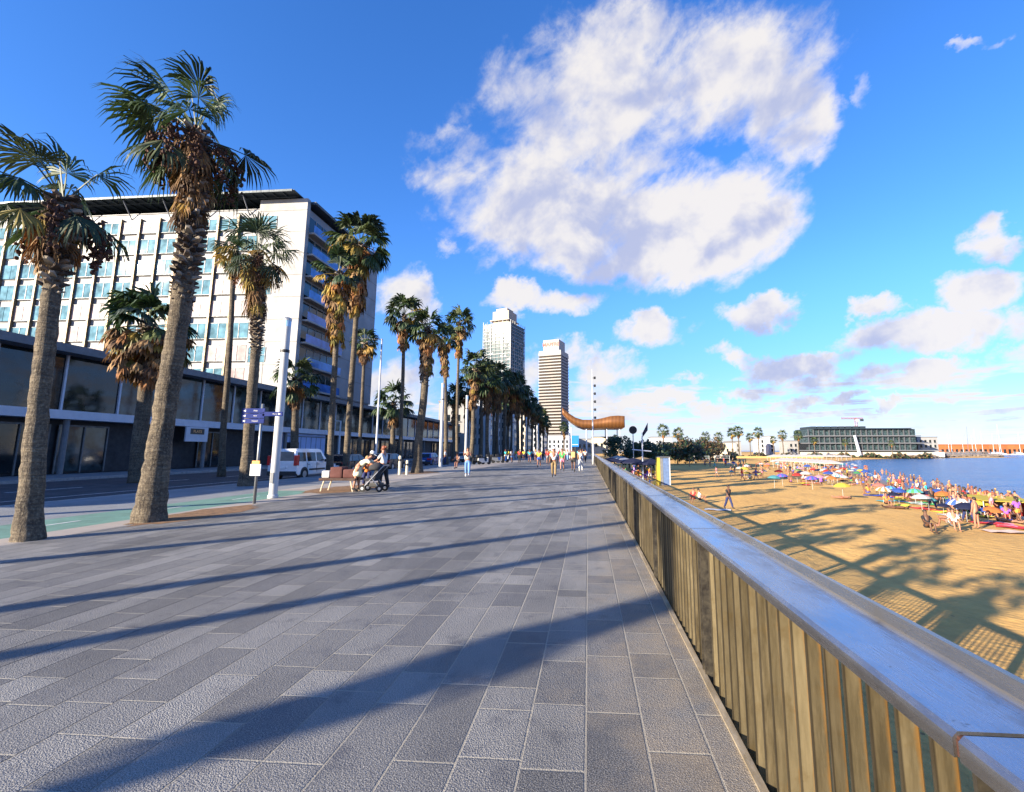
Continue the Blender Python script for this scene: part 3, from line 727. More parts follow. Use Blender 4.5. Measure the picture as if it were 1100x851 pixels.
# ------------------------------------------------------------------ buildings
M_hpanel = mat('white_facade_panel', (.30, .295, .285), .65, var=.18, scale=.5)
M_spandrel = mat('pale_spandrel', (.20, .205, .22), .55, var=.15, scale=.4)
M_fin = mat('bronze_fin', (.17, .13, .08), .5, .3, var=.3, scale=2)
M_dark = mat('dark_metal_roof', (.035, .05, .06), .5, .3, var=.3)
M_frame = mat('window_frame_grey', (.12, .13, .14), .5, .3)
M_joint = mat('panel_joint', (.16, .15, .14), .8)
G_sky = glass('facade_glass_light', (.10, .20, .25), .04, .4, .08)
G_pink = glass('facade_glass_curtained', (.30, .23, .23), .3, .3, .08)
G_dark = glass('shop_glass_dark', (.012, .017, .02), .06, .6)
G_bal = glass('balcony_glass_blue', (.06, .16, .42), .1, .3)
G_blue = glass('lobby_glass', (.03, .05, .055), .06, .8)
HX = -36.0; Y0 = atX(331, 213, HX).y; HT = atX(331, 213, HX).z; PZ = 9.2; Y1 = atX(405, 300, HX).y
hotel = thing('hotel_building', 'eight storey hotel with white end wall, bronze fins and blue balconies behind the palms', 'hotel', (HX, Y0, 0))
def L(x, y, z): return (x-HX, y-Y0, z)
XL = -84.0; XE = atY(272, 300, Y0).x
b = MB(); b.box(*L(XL, Y0+.30, PZ-.2), *L(HX-.3, Y1, HT-1.0)); b.build('body', M_spandrel, hotel)
b = MB(); b.box(*L(XE, Y0, PZ-.1), *L(HX, Y0+.7, HT)); b.build('end_wall', M_hpanel, hotel)
NF = 8; FH = (HT-1.6-PZ)/NF
b = MB()
for k in range(1, NF+1): b.box(*L(XE+.02, Y0-.012, PZ+k*FH-.03), *L(HX-.02, Y0-.001, PZ+k*FH+.03))
for z_ in (): pass
b.box(*L(-40.2, Y0-.012, PZ), *L(-40.12, Y0-.001, PZ+FH*2)); b.build('panel_joint', M_joint, hotel)
rh = random.Random(4)
# big windows in end wall
for k in (1, 4, 7):
    b = MB(); z0 = PZ+k*FH+.35; x0 = XE+.25
    b.box(*L(x0, Y0-.03, z0), *L(x0+2.3, Y0-.013, z0+1.9)); wnd = b.build('window', G_sky, hotel)
    b = MB()
    for q in (x0, x0+1.12, x0+2.24): b.box(*L(q, Y0-.07, z0), *L(q+.06, Y0-.031, z0+1.9))
    b.box(*L(x0+.06, Y0-.06, z0+.9), *L(x0+2.24, Y0-.032, z0+.95)); b.build('frame', M_frame, wnd)
BW = 2.78; x = XE; bay = 0
nb = int((XE-XL)/BW); wfar = MB()
for i in range(nb):
    xr = XE-i*BW; xl = xr-BW
    b = MB(); b.box(*L(xl-.13, Y0-.10, PZ-.1), *L(xl+.13, Y0+.31, HT-1.9)); b.build('facade_fin', M_fin, hotel)
    for k in range(NF):
        z0 = PZ+k*FH+.62; z1 = z0+1.95
        if k == NF-1: z1 = z0+1.5
        gm = G_pink if rh.random() < .3 else G_sky
        m_ = wfar if i >= 12 else MB(); m_.box(*L(xl+.15, Y0+.14, z0), *L(xl+BW/2-.04, Y0+.24, z1)); m_.box(*L(xl+BW/2+.04, Y0+.14, z0), *L(xr-.18, Y0+.24, z1))
        if i >= 12: continue
        wn = m_.build('window', gm, hotel)
        if nb*k < 0: pass
        f = MB(); f.box(*L(xl+.13, Y0+.10, z0-.06), *L(xr-.13, Y0+.249, z0)); f.box(*L(xl+.13, Y0+.10, z1), *L(xr-.13, Y0+.249, z1+.05))
        f.box(*L(xl+BW/2-.04, Y0+.10, z0), *L(xl+BW/2+.04, Y0+.249, z1)); f.build('frame', M_frame, wn)
wfar.build('window', G_sky, hotel)['kind'] = 'stuff'
# slim spandrel shadow joints
b = MB()
for k in range(NF+1): b.box(*L(XL, Y0+.225, PZ+k*FH+.42), *L(XE, Y0+.2495, PZ+k*FH+.47))
b.build('spandrel_joint', M_joint, hotel)
# roof pergola
b = MB(); zt = HT+.15; b.box(*L(XL, Y0-1.6, zt), *L(HX-1.2, Y0-1.45, zt+.28)); b.box(*L(XL, Y0-1.45, zt+.18), *L(HX-1.0, Y1+.3, zt+.28))
x = XL+.5
while x < HX-2: b.box(*L(x, Y0-1.45, zt-.05), *L(x+.12, Y0+3, zt+.17)); x += 1.4
b.box(*L(XL, Y0-.4, zt-.15), *L(HX-1.4, Y0-.3, zt-.051)); b.build('roof_canopy', M_dark, hotel)
b = MB()
x = XL+1
while x < XE: b.cyl(L(x, Y0+.3, HT-1.9), L(x, Y0-1.2, zt), .07, n=6); x += BW*2
b.build('canopy_strut', M_spandrel, hotel)
b = MB(); b.box(*L(HX-.32, Y0+.7, HT-.5), *L(HX+.7, Y1+.2, HT-.15)); b.build('roof_edge', M_dark, hotel)
# side face: recessed balconies then light cladding
YB = Y0+9.5
b = MB(); b.box(*L(HX-.31, YB, PZ-.1), *L(HX, Y1+.01, HT-.5)); b.build('side_cladding', M_spandrel, hotel)
b = MB()
for k in range(0, NF+1): b.box(*L(HX-.001, YB+.02, PZ+k*FH-.03), *L(HX+.014, Y1, PZ+k*FH+.04))
for yy in (YB+4.4,): b.box(*L(HX-.001, yy, PZ), *L(HX+.012, yy+.06, HT-.6))
b.build('panel_joint', M_joint, hotel)
for k in range(NF):
    z0 = PZ+k*FH
    b = MB(); b.box(*L(HX-.3, Y0+.7, z0-.1), *L(HX+.75, YB, z0+.12)); sl_ = b.build('balcony', M_hpanel, hotel)
    b = MB(); b.box(*L(HX+.68, Y0+.75, z0+.12), *L(HX+.71, YB-.05, z0+1.15)); b.build('balustrade_glass', G_bal, sl_)
    b = MB(); b.box(*L(HX-.299, Y0+.8, z0+.12), *L(HX-.25, YB-.1, z0+2.5)); wd = b.build('window', G_dark if k % 2 else G_blue, hotel)
    b = MB()
    for q in range(6): b.box(*L(HX-.249, Y0+.9+q*1.6, z0+.12), *L(HX-.2, Y0+.98+q*1.6, z0+2.5))
    b.build('frame', M_hpanel, wd)
# ---- two storey podium with shops
PY0, PY1 = -6.0, 128.0
pod = thing('shop_podium', 'long two storey dark glass podium with white band above the shop fronts along the street', 'building', (HX, PY0, 0))
def Q(x, y, z): return (x-HX, y-PY0, z)
M_podw = mat('podium_dark_wall', (.02, .021, .025), .7, var=.3)
M_podr = mat('podium_grey_roof', (.16, .165, .175), .6, var=.2)
M_band = mat('white_band', (.52, .55, .62), .4, var=.08)
b = MB(); b.box(*Q(-75, PY0, 0), *Q(HX-1.2, PY1, PZ-.9)); b.build('wall', M_podw, pod)
b = MB(); b.box(*Q(-75, PY0-.3, PZ-.9), *Q(HX+.5, PY1+.5, PZ-.35)); b.build('roof_edge', M_podr, pod)
b = MB(); b.box(*Q(-75, PY0-.3, PZ-.35), *Q(HX-.4, PY1+.5, PZ-.2)); b.build('roof', mat('gravel_roof', (.3, .3, .3), .9), pod)
b = MB(); b.box(*Q(HX-1.2, PY0, 3.75), *Q(HX+.15, PY1, 4.35)); b.build('white_band', M_band, pod)
y = PY0; k = 0
while y < PY1-3.9:
    b = MB(); b.box(*Q(HX-1.0, y+.08, 4.35), *Q(HX-.9, y+3.92, PZ-.9)); wn = b.build('upper_window', G_blue if rh.random() < .7 else G_dark, pod)
    b = MB(); b.box(*Q(HX-.9, y-.06, 4.35), *Q(HX-.78, y+.08, PZ-.9)); b.build('mullion', M_band, wn)
    if rh.random() < .75:
        b = MB(); b.box(*Q(HX-1.15, y+.3, .15), *Q(HX-1.1, y+3.7, 3.3)); sf = b.build('shop_window', G_dark if rh.random() < .6 else G_blue, pod)
        b = MB()
        for q in (.25, 1.95, 3.65): b.box(*Q(HX-1.1, y+q, 0), *Q(HX-1.02, y+q+.1, 3.4))
        b.box(*Q(HX-1.1, y+.35, 3.3), *Q(HX-1.03, y+3.65, 3.42)); b.build('frame', M_frame, sf)
    if k % 3 == 0: b = MB(); b.cyl(Q(HX-.2, y, 0), Q(HX-.2, y, 3.75), .18, n=12); b.build('column', M_podr, pod)
    y += 4.0; k += 1
# white blue hoarding behind the van
a0 = atX(302, 480, HX-.6); a1 = atX(347, 480, HX-.6)
M_hoard = mat('pale_blue_panel', (.30, .42, .68), .5, var=.12, scale=1)
hd = thing('shopfront_hoarding', 'pale blue panelled shop front with dark joints behind the white van', 'shop front', (HX-.6, a0.y, 0))
b = MB(); b.box(0, 0, 0, .25, a1.y-a0.y, 3.7); b.build('panel', M_hoard, hd)
b = MB()
for q in range(1, 8): yy = q*(a1.y-a0.y)/8; b.box(.251, yy, .1, .27, yy+.07, 3.3)
b.box(.251, 0, 3.3, .275, a1.y-a0.y, 3.4); b.build('joint', M_frame, hd)
b = MB(); b.box(.252, .4, .9, .29, 3.0, 2.6); b.build('window', G_dark, hd)
# shop sign
p0 = atX(195, 462, HX-.2); p1 = atX(219, 462, HX-.2); zt_ = atX(207, 459, HX-.2).z; zb_ = atX(207, 474.5, HX-.2).z
sg = thing('shop_sign', 'square white sign with dark lettered panel hanging under the white band', 'sign', (HX-.2+.4, (p0.y+p1.y)/2, (zt_+zb_)/2))
hw = (p1.y-p0.y)/2; hh = (3.72-zb_)/2; sg.location.z = (3.72+zb_)/2
b = MB(); b.box(-.06, -hw, -hh, .06, hw, hh); b.build('board', M_band, sg)
b = MB(); b.box(.061, -hw*.62, hh*.0, .08, hw*.62, hh*.78); b.build('dark_panel', mat('sign_black', (.01, .01, .012), .4), sg)
Msg = Matrix(((0, 0, 1, .083), (1, 0, 0, 0), (0, 1, 0, hh*.39), (0, 0, 0, 1)))
textmesh('PLATS', hh*.52, .004, 'lettering', mat('sign_amber', (.75, .36, .12), .5), sg, Msg, True)
b = MB(); b.box(-.02, -hw*.8, hh, .02, -hw*.76, hh+.03); b.build('hanger', M_frame, sg)
# ---- row of pale apartment blocks beyond the podium
M_stone = [mat('pale_render', (.30, .29, .275), .8, var=.15, scale=.3), mat('grey_render', (.45, .46, .48), .8, var=.15, scale=.3), mat('cream_render', (.6, .53, .42), .8, var=.15, scale=.3)]
def block(label, x0, y0, x1, y1, H, m, fl=3.2, cat='apartment block', group=None):
    """front faces -Y and +X"""
    t = thing('apartment_block', label, cat, (x1, y0, 0), 0, group)
    b = MB(); b.box(x0-x1, 0, 0, 0, y1-y0, H); b.build('wall', m, t)
    b = MB(); b.box(x0-x1-.2, -.2, H, .2, y1-y0+.2, H+.5); b.build('roof', M_podr, t)
    n = int((H-3.5)/fl); cnt = 0
    for k in range(n):
        z = 3.6+k*fl
        for face in (0, 1):
            W = (x1-x0) if face == 0 else (y1-y0); q = 1.2
            while q < W-1.5:
                if cnt < 98:
                    b = MB(); s_x = MB()
                    if face == 0:
                        b.box(-q-1.3, -.03, z, -q, -.002, z+1.9); s_x.box(-q-1.45, -.45, z-.16, -q+.15, 0, z-.02)
                    else:
                        b.box(.002, q, z, .03, q+1.3, z+1.9); s_x.box(0, q-.15, z-.16, .45, q+1.45, z-.02)
                    wv = b.build('window', G_dark, t)
                    s_x.build('sill', M_stone[0], wv); cnt += 1
                q += 3.0
    return t
for i, (xa, xb, yy, pt, mi, lb) in enumerate([
    (470, 498, 134, 432, 0, 'white apartment block at the end of the podium behind the palm trunks'),
    (498, 522, 150, 428, 1, 'grey apartment block left of the lattice tower foot behind the palms'),
    (522, 546, 175, 434, 0, 'white apartment block below the lattice tower behind the palms'),
    (546, 566, 210, 446, 2, 'cream apartment block between the two towers behind the palm row'),
    (566, 584, 260, 455, 1, 'lower grey block left of the banded tower foot')]):
    A = atY(xa, 480, yy); B = atY(xb, 480, yy); T = atY(xb, pt, yy).z
    block(lb, A.x, yy, B.x, yy+24, T, M_stone[mi])
# ---- tower 1, lattice framed
M_lat = mat('white_steel_lattice', (.255, .265, .275), .5, var=.1); M_t1 = glass('tower_glass_green', (.03, .07, .085), .15, .5, .1)
M_tan = mat('tower_crown_cream', (.34, .27, .20), .6, var=.15)
def tower_at(px, Y, rot): g = atY(px, 484, Y); return (g.x, g.y, 0)
D1 = 520.0; A1 = 36.5/509*D1/1.01
cpt = atY(547, 484, D1)
t1 = thing('lattice_tower', 'tall skyscraper wrapped in a white steel lattice with cream crown', 'skyscraper', (cpt.x, cpt.y, 0), R(-18.7))
H1 = atY(547, 343, D1).z; H1c = atY(540, 327, D1).z
# local: near corner at origin, body extends to -x and +y
b = MB(); b.box(-A1+.9, .9, 0, -.9, A1-.9, H1-3); b.build('glass_core', M_t1, t1)
def lattice(parent):
    n = 7; fh = 4.0; nf = int((H1)/fh)
    for face in range(4):
        b = MB()
        def bar(u0, z0, u1, z1, w, d0=0):
            # rectangular bar on a face plane
            if abs(u0-u1) < 1e-6: q = (u0-w, z0, u0+w, z1)
            else: q = (u0, z0-w, u1, z0+w)
            if face == 0: b.box(-q[2], d0, q[1], -q[0], d0+.45, q[3])
            if face == 1: b.box(-.45-d0, q[0], q[1], -d0, q[2], q[3])
            if face == 2: b.box(-q[2], A1-.45-d0, q[1], -q[0], A1-d0, q[3])
            if face == 3: b.box(-A1+d0, q[0], q[1], -A1+d0+.45, q[2], q[3])
        for i in range(n+1):
            u = .3+(A1-.6)*i/n; bar(u, 0, u, H1, .32 if i in (0, 2, 5, 7) else .13)
        for k in range(nf+1):
            bar(.6, k*fh, A1-.6, k*fh, .34 if k % 4 == 0 else .2, .06)
        b.build('lattice_face', M_lat, parent)
        b = MB()    # crossed braces
        for k in range(0, nf-3, 4):
            for i in (0, 5):
                u0 = .3+(A1-.6)*i/n; u1 = .3+(A1-.6)*(i+2)/n; z0 = k*fh; z1 = z0+4*fh
                for (ua, ub) in ((u0, u1), (u1, u0)):
                    if face == 0: P_ = (-ua, .5, z0), (-ub, .5, z1)
                    elif face == 1: P_ = (-.5, ua, z0), (-.5, ub, z1)
                    elif face == 2: P_ = (-ua, A1-.5, z0), (-ub, A1-.5, z1)
                    else: P_ = (-A1+.5, ua, z0), (-A1+.5, ub, z1)
                    b.cyl(P_[0], P_[1], .22, n=4)
        b.build('cross_brace', M_lat, parent)
lattice(t1)
rt = random.Random(8)
for face in (0, 1):
    for band in range(9):
        b = MB(); z0 = 14*band+12
        for k in range(4):
            for i in range(14):
                if rt.random() < .16:
                    u = 1.3+(A1-2.6)*i/14; z = z0+k*3.9-6
                    if z+2.6 > H1-5: continue
                    if face == 0: b.box(-u-2.0, .6, z, -u, .88, z+2.4)
                    else: b.box(-.88, u, z, -.6, u+2.0, z+2.4)
        b.build('balcony_panels', M_lat if (band % 2) else M_lat, t1)
b = MB(); b.box(-A1*.78, A1*.22, H1-3, -A1*.2, A1*.78, H1c-4); b.box(-A1*.70, A1*.3, H1c-4, -A1*.3, A1*.72, H1c); b.box(-A1*.84, A1*.14, H1+2, -A1*.14, A1*.84, H1+3.2)
b.build('crown', M_tan, t1)
# ---- tower 2, banded
M_rib = mat('white_band_concrete', (.29, .27, .245), .6, var=.08); G_t2 = glass('tower_glass_brown', (.04, .032, .028), .15, .3, .1)
D2 = 640.0; A2 = 26.7/509*D2; c2 = atY(602.8, 484, D2)
t2 = thing('banded_tower', 'tall skyscraper with horizontal white and dark bands and orange lettering on top', 'skyscraper', (c2.x, c2.y, 0), R(-16.4))
H2 = atY(602, 378, D2).z; H2c = atY(602, 364, D2).z
b = MB(); b.box(-A2+.6, .6, 0, -.6, A2-.6, H2-1); b.build('glass_core', G_t2, t2)
n2 = 30
for k in range(n2):
    z = 4+(H2-8)*k/n2; hgt = (H2-8)/n2*.38
    b = MB(); b.box(-A2, 0, z, 0, A2, z+hgt)
    b.build('floor_band', M_rib, t2)
b = MB(); b.box(-A2, 0, H2-4, 0, A2, H2); b.box(-A2+.3, .3, H2-.01, -.3, A2-.3, H2+3); b.build('parapet', M_rib, t2)
b = MB(); b.box(-A2*.8, A2*.03, H2+3, -A2*.1, A2*.8, H2c); b.build('crown', M_rib, t2)
b = MB()
for q in range(10): u = A2*(.05+.9*q/9.5); b.box(-.59, u, 2, .12, u+.5, H2-4)
b.build('side_fin', mat('tower_side_fin', (.2, .22, .26), .6), t2)
Mt = Matrix(((1, 0, 0, -A2*.45), (0, 0, -1, A2*.03-.05), (0, 1, 0, (H2+3+H2c)/2+1), (0, 0, 0, 1)))
textmesh('MAPFRE', 7.2, .35, 'lettering', mat('orange_letters', (.28, .02, .003), .5), t2, Mt, True)
# low far blocks at the tower feet
for i, (xa, xb, pt, Y, m, lb) in enumerate([(584, 612, 468, 330, 1, 'long low grey block at the foot of the banded tower'), (612, 636, 472, 300, 0, 'low white block under the copper canopy'), (636, 668, 470, 260, 2, 'low cream pavilion under the right end of the copper canopy')]):
    A = atY(xa, 480, Y); B = atY(xb, 480, Y); block(lb, A.x, Y, B.x, Y+18, atY(xb, pt, Y).z, M_stone[m])
# ---- copper canopy (plain wavy roof)
def canopy():
    Y = 240.0; xa, xb = atY(604, 460, Y).x, atY(671, 460, Y).x; W = 26.0
    t = thing('copper_canopy', 'wavy copper mesh canopy on slim white posts at the end of the promenade', 'canopy', ((xa+xb)/2, Y+W/2, 0))
    prof_px = [(604, 438, 445), (611, 444, 451.5), (618, 448.5, 456.5), (626, 451, 459.5), (636, 451, 460), (646, 449.5, 459.5), (656, 447, 459.5), (664, 446.5, 459.5), (671, 447, 459)]
    m, tt, p = newmat('copper_mesh'); pos = tt.node('ShaderNodeTexCoord').outputs['Object']
    wv = tt.node('ShaderNodeTexWave'); tt.put(wv.inputs['Vector'], pos); wv.inputs['Scale'].default_value = .45; wv.bands_direction = 'X'
    tt.put(p.inputs['Base Color'], tt.mix(wv.outputs['Fac'], (.08, .032, .018), (.40, .17, .05))); p.inputs['Metallic'].default_value = .5; p.inputs['Roughness'].default_value = .42
    cx = (xa+xb)/2; P_ = []
    for i in range(len(prof_px)-1):
        for q in range(5):
            f = q/5; P_.append([prof_px[i][j]*(1-f)+prof_px[i+1][j]*f for j in range(3)])
    P_.append(list(prof_px[-1]))
    vs = []; NY = 9
    for j in range(NY):
        yy = -W/2+W*j/(NY-1); e = 1
        for (px, a, c) in P_:
            x = atY(px, a, Y).x-cx; za = atY(px, a, Y).z; zc = atY(px, c, Y).z; mid = (za+zc)/2; h = (za-zc)/2
            vs.append((x, yy, mid+h))
    n = len(P_); K = len(vs)
    for j in range(NY):
        yy = -W/2+W*j/(NY-1); e = 1
        for (px, a, c) in P_:
            x = atY(px, a, Y).x-cx; za = atY(px, a, Y).z; zc = atY(px, c, Y).z; mid = (za+zc)/2; h = (za-zc)/2
            vs.append((x, yy, mid-h))
    fs = []
    for o in (0, K):
        for j in range(NY-1):
            for i in range(n-1): fs.append((o+j*n+i, o+j*n+i+1, o+(j+1)*n+i+1, o+(j+1)*n+i))
    for i in range(n-1): fs.append((i, i+1, K+i+1, K+i)); fs.append(((NY-1)*n+i, (NY-1)*n+i+1, K+(NY-1)*n+i+1, K+(NY-1)*n+i))
    for j in range(NY-1): fs.append((j*n, (j+1)*n, K+(j+1)*n, K+j*n)); fs.append((j*n+n-1, (j+1)*n+n-1, K+(j+1)*n+n-1, K+j*n+n-1))
    b = MB(); b.add(vs, fs); b.build('roof', m, t, smooth=True)
    for px in (612, 630, 652, 666):
        x = atY(px, 460, Y).x-cx
        for yy in (-W/2+2, W/2-2):
            b = MB(); b.cyl((x, yy, 0), (x, yy, atY(px, 457, Y).z), .28, n=8); b.build('post', M_band, t)
canopy()
# ---- dark office block, crane, breakwater, marina on the far shore
Y = 330.0; xa, xb = atY(861, 470, Y).x, atY(1000, 470, Y).x; zt = atY(930, 460, Y).z; g0 = SANDZ
off = thing('waterfront_office', 'long dark glazed three storey building with pale floor slabs across the bay', 'office building', (xa, Y, g0))
Wd = xb-xa; hT = zt-g0
b = MB(); b.box(6, 2, 0, Wd*.9, 26, hT-.6); b.build('glass_core', G_blue, off)
b = MB(); b.box(-5, 1, 0, Wd+8, 24, 3.2); b.build('plinth', M_stone[2], off)
for k, (x0, x1) in enumerate([(-2, Wd+6), (0, Wd), (4, Wd-6), (8, Wd*.86)]):
    z = 4.0+k*(hT-4.6)/3; b = MB(); b.box(x0, 0, z, x1, 28, z+.6); b.build('floor_slab', M_podr if k < 3 else M_dark, off)
for k in range(3):
    z = 4.6+k*(hT-4.6)/3; b = MB(); x = 5
    while x < Wd*.88: b.box(x, 1.2, z, x+.5, 1.99, z+(hT-4.6)/3-.6); x += 3.4
    b.build('mullions', M_frame, off)
b = MB(); x = 8
while x < Wd*.5: b.box(x, 3, hT-.0, x+3.2, 20, hT+1.4); x += 4.6
b.build('roof_frames', M_dark, off)
b = MB(); b.cyl((Wd*.44, -1, 0), (Wd*.44-2.5, -1, hT*.75), 1.0, .8, n=8); b.build('white_mast', M_band, off)
# white low building beside
A = atY(986, 480, 340); B = atY(1008, 480, 340)
block('white two storey clubhouse right of the dark waterfront building', A.x, 340, B.x, 356, atY(1000, 470, 340).z, M_stone[0], cat='clubhouse')
# crane
cx = atY(922, 480, 420).x; zc = atY(922, 449.5, 420).z
cr = thing('tower_crane', 'orange tower crane rising behind the dark waterfront building', 'crane', (cx, 420, SANDZ)); M_cr = mat('crane_orange', (.30, .07, .02), .5)
def latt(b, p0, p1, w, n):
    p0, p1 = Vector(p0), Vector(p1); d = (p1-p0).normalized(); u = d.orthogonal().normalized(); v = d.cross(u); cs = [u*w+v*w, -u*w+v*w, -u*w-v*w, u*w-v*w]
    for c in cs: b.cyl(p0+c, p1+c, .12, n=4)
    for i in range(n):
        for k in range(4): b.cyl(p0.lerp(p1, i/n)+cs[k], p0.lerp(p1, (i+1)/n)+cs[(k+1) % 4], .07, n=4)
H = zc-SANDZ
b = MB(); latt(b, (0, 0, 0), (0, 0, H), .8, 18); b.build('mast', M_cr, cr)
b = MB(); latt(b, (-12, 0, H), (6, 0, H), .5, 16); b.build('jib', M_cr, cr)
b = MB(); b.bevbox(3.8, -.8, H-2.4, 6, .8, H-.6, .1); b.build('counterweight', M_dark, cr)
b = MB(); b.bevbox(-.2, -1.6, H-2.6, 1.4, -.5, H-.7, .1); b.build('cab', M_band, cr)
# breakwater of boulders
def rockline(label, pts, w, h, n, seed):
    r = random.Random(seed); b = MB()
    for i in range(n):
        t = r.random()*(len(pts)-1); k = min(int(t), len(pts)-2); q = Vector(pts[k]).lerp(Vector(pts[k+1]), t-k)
        s_ = r.uniform(.8, 1.9); o0 = len(b.v); b.ball((q.x+r.uniform(-w, w), q.y+r.uniform(-w, w), SEAZ+r.uniform(0, h)), s_, s_*r.uniform(.7, 1.2), s_*r.uniform(.5, .8), 6, 4)
        for j in range(o0, len(b.v)): v = Vector(b.v[j]); b.v[j] = tuple(v+Vector((r.uniform(-.25, .25), r.uniform(-.25, .25), r.uniform(-.2, .2))))
    return tag(b.build('breakwater', mat('breakwater_rock', (.17, .14, .12), .9, var=.5, scale=.4, bump=.5, bs=2)), label, 'breakwater')
rockline('long low dark rock breakwater running out into the bay', [tuple(gnd(x, y, SEAZ)) for x, y in ((985, 492.6), (1030, 491.6), (1072, 491.2))], 3.5, 1.6, 520, 4)
rockline('shorter pale rock jetty behind the long breakwater', [tuple(gnd(x, y, SEAZ)) for x, y in ((990, 489.8), (1056, 489.2))], 4, 3.2, 420, 5)
b = MB(); A = gnd(985, 490.4, SEAZ); B = gnd(1056, 489.6, SEAZ)
b.prism([(A.x, A.y), (B.x, B.y), (B.x+2, B.y+14), (A.x, A.y+60)], 'z', SEAZ-1, SEAZ+2.2); tag(b.build('quay', mat('quay_concrete', (.42, .37, .32), .8)), 'pale concrete quay with low walls beyond the breakwater', 'quay')
# marina behind
A = atY(1008, 480, 620); B = atY(1130, 480, 620)
mb_ = thing('marina_building', 'very long low terracotta-orange marina building behind the masts', 'building', (A.x, 620, SEAZ))
zz = atY(1050, 477.8, 620).z-SEAZ; Wm = B.x-A.x
b = MB(); b.box(0, 0, 0, Wm, 14, zz); b.build('wall', mat('terracotta', (.42, .11, .03), .8, var=.3, scale=.1), mb_)
b = MB(); b.box(-1, -1, zz, Wm+1, 15, zz+.5); b.build('roof', mat('terracotta_roof', (.55, .16, .06), .8), mb_)
b = MB(); x = 3
while x < Wm-4: b.box(x, -.12, 1.0, x+3, -.01, zz*.55); x += 5.5
b.build('arcade_openings', G_dark, mb_)
b = MB(); b.box(A.x-10, 575, SEAZ-1, B.x+200, 660, SEAZ+1.0); tag(b.build('quay', mat('quay_concrete', (.42, .37, .32), .8)), 'far marina quay in front of the orange building', 'quay')
def boat(label, px, top, Y, hullm, L_=14, lean=0):
    g = gnd(px, 484, SEAZ) if 0 else atY(px, 484, Y); H = atY(px, top, Y).z-SEAZ
    t = thing('sailboat', label, 'sailboat', (g.x, Y, SEAZ), rm.uniform(-.6, .6), 'sailing boats moored in the marina')
    b = MB(); st = []
    for i in range(9):
        u = i/8; wd = 1.9*math.sin(math.pi*min(1, (u*.72+.28)))**.7 if u < 1 else .02
        x = -L_/2+L_*u; zt_ = 1.5+.5*u*u; st.append([(x, -wd, zt_), (x, -wd*.75, .3), (x, 0, -.5), (x, wd*.75, .3), (x, wd, zt_)])
    vs = [p for s in st for p in s]; fs = [(i*5+j, i*5+j+1, (i+1)*5+j+1, (i+1)*5+j) for i in range(8) for j in range(4)]+[(i*5+4, i*5, (i+1)*5, (i+1)*5+4) for i in range(8)]+[(0, 1, 2, 3, 4), (44, 43, 42, 41, 40)]
    b.add(vs, fs); b.build('hull', hullm, t)
    b = MB(); b.bevbox(-2.5, -1.1, 1.6, 2.4, 1.1, 2.5, .2); b.build('cabin', M_band, t)
    b = MB(); b.cyl((.8, 0, 1.6), (.8+lean, 0, H), .22, .1, n=6); ms_ = b.build('mast', hullm if lean else M_band, t)
    b = MB(); b.cyl((.75, 0, 3.0), (-5.5, 0, 3.2), .22, n=6); b.build('boom', M_band, t)
    b = MB(); b.cyl((.8+lean, 0, H*.97), (6.8, 0, 2.0), .03, n=3); b.cyl((.8+lean, 0, H*.97), (-6.8, 0, 1.8), .03, n=3); b.build('stay', M_frame, t)
rm = random.Random(6)
M_navy = mat('navy_hull', (.04, .06, .14), .3)
for px, top, c, lb, ln in [(1019, 466, 0, 'small white sailboat leftmost in the marina', 0), (1022, 467, 0, 'white sailboat second from the left in the marina', 0), (1034, 474, 0, 'short-masted white sailboat between the left pair and the dark mast', 0), (1039, 458, 1, 'navy sailboat with dark leaning mast', 1.2), (1044, 468, 0, 'white sailboat just right of the dark mast', 0), (1048, 461, 0, 'tall white sailboat with wide stays right of the dark mast', 0), (1055, 464, 0, 'white sailboat with pale yellowish mast', 0), (1067, 466, 0, 'white sailboat alone between the pale mast and the tallest mast', 0), (1073, 474, 0, 'short white sailboat left of the tallest mast', 0), (1075, 456, 0, 'white sailboat with the tallest mast at the right of the marina', -1.5), (1095, 465, 0, 'white sailboat at the right edge of the marina', 0)]:
    boat(lb, px, top, 555, M_navy if c else M_band, 14, ln)
# ------------------------------------------------------------------ street furniture and vehicles
M_lamp = mat('painted_column_white', (.50, .50, .49), .45, .1, var=.15, scale=1.5)
M_lens = mat('lamp_lens', (.35, .55, .75), .2, var=.2)
M_blk = mat('black_metal', (.02, .02, .022), .5, .3)
def column_lamp(label, loc, H, r=.12):
    t = thing('column_lamp', label, 'street lamp', loc, 0, 'white column lamps along the promenade')
    b = MB(); b.lathe([(r*1.25, 0), (r*1.25, .08), (r, .12), (r, H*.80)], 16); o = b.build('column', M_lamp, t); smooth_by_angle(o)
    b = MB(); b.lathe([(r*1.1, H*.80), (r*1.1, H*.80+.10)], 16); b.build('collar', M_blk, t)
    b = MB(); b.lathe([(r*.98, H*.80+.10), (r*.98, H*.95)], 16); o = b.build('lamp_body', M_lamp, t); smooth_by_angle(o)
    b = MB(); b.lathe([(r*1.0, H*.95), (r*1.0, H*.985)], 16); b.build('lens', M_lens, t)
    b = MB(); b.lathe([(r*1.06, H*.985), (r*1.06, H), (r*.5, H+.03)], 16); b.build('cap', M_lamp, t)
    b = MB(); b.box(-.05, -r-.012, .5, .05, -r+.02, .85); b.build('service_door', M_podr, t)
    return t
g = gnd(293, 535); column_lamp('thick white lamp column beside the blue direction signs', g, atY(311, 342, g.y).z, .135)
g = gnd(473, 502); column_lamp('white lamp column in front of the ragged palms left of the woman in jeans', g, atY(474, 412, g.y).z, .16)
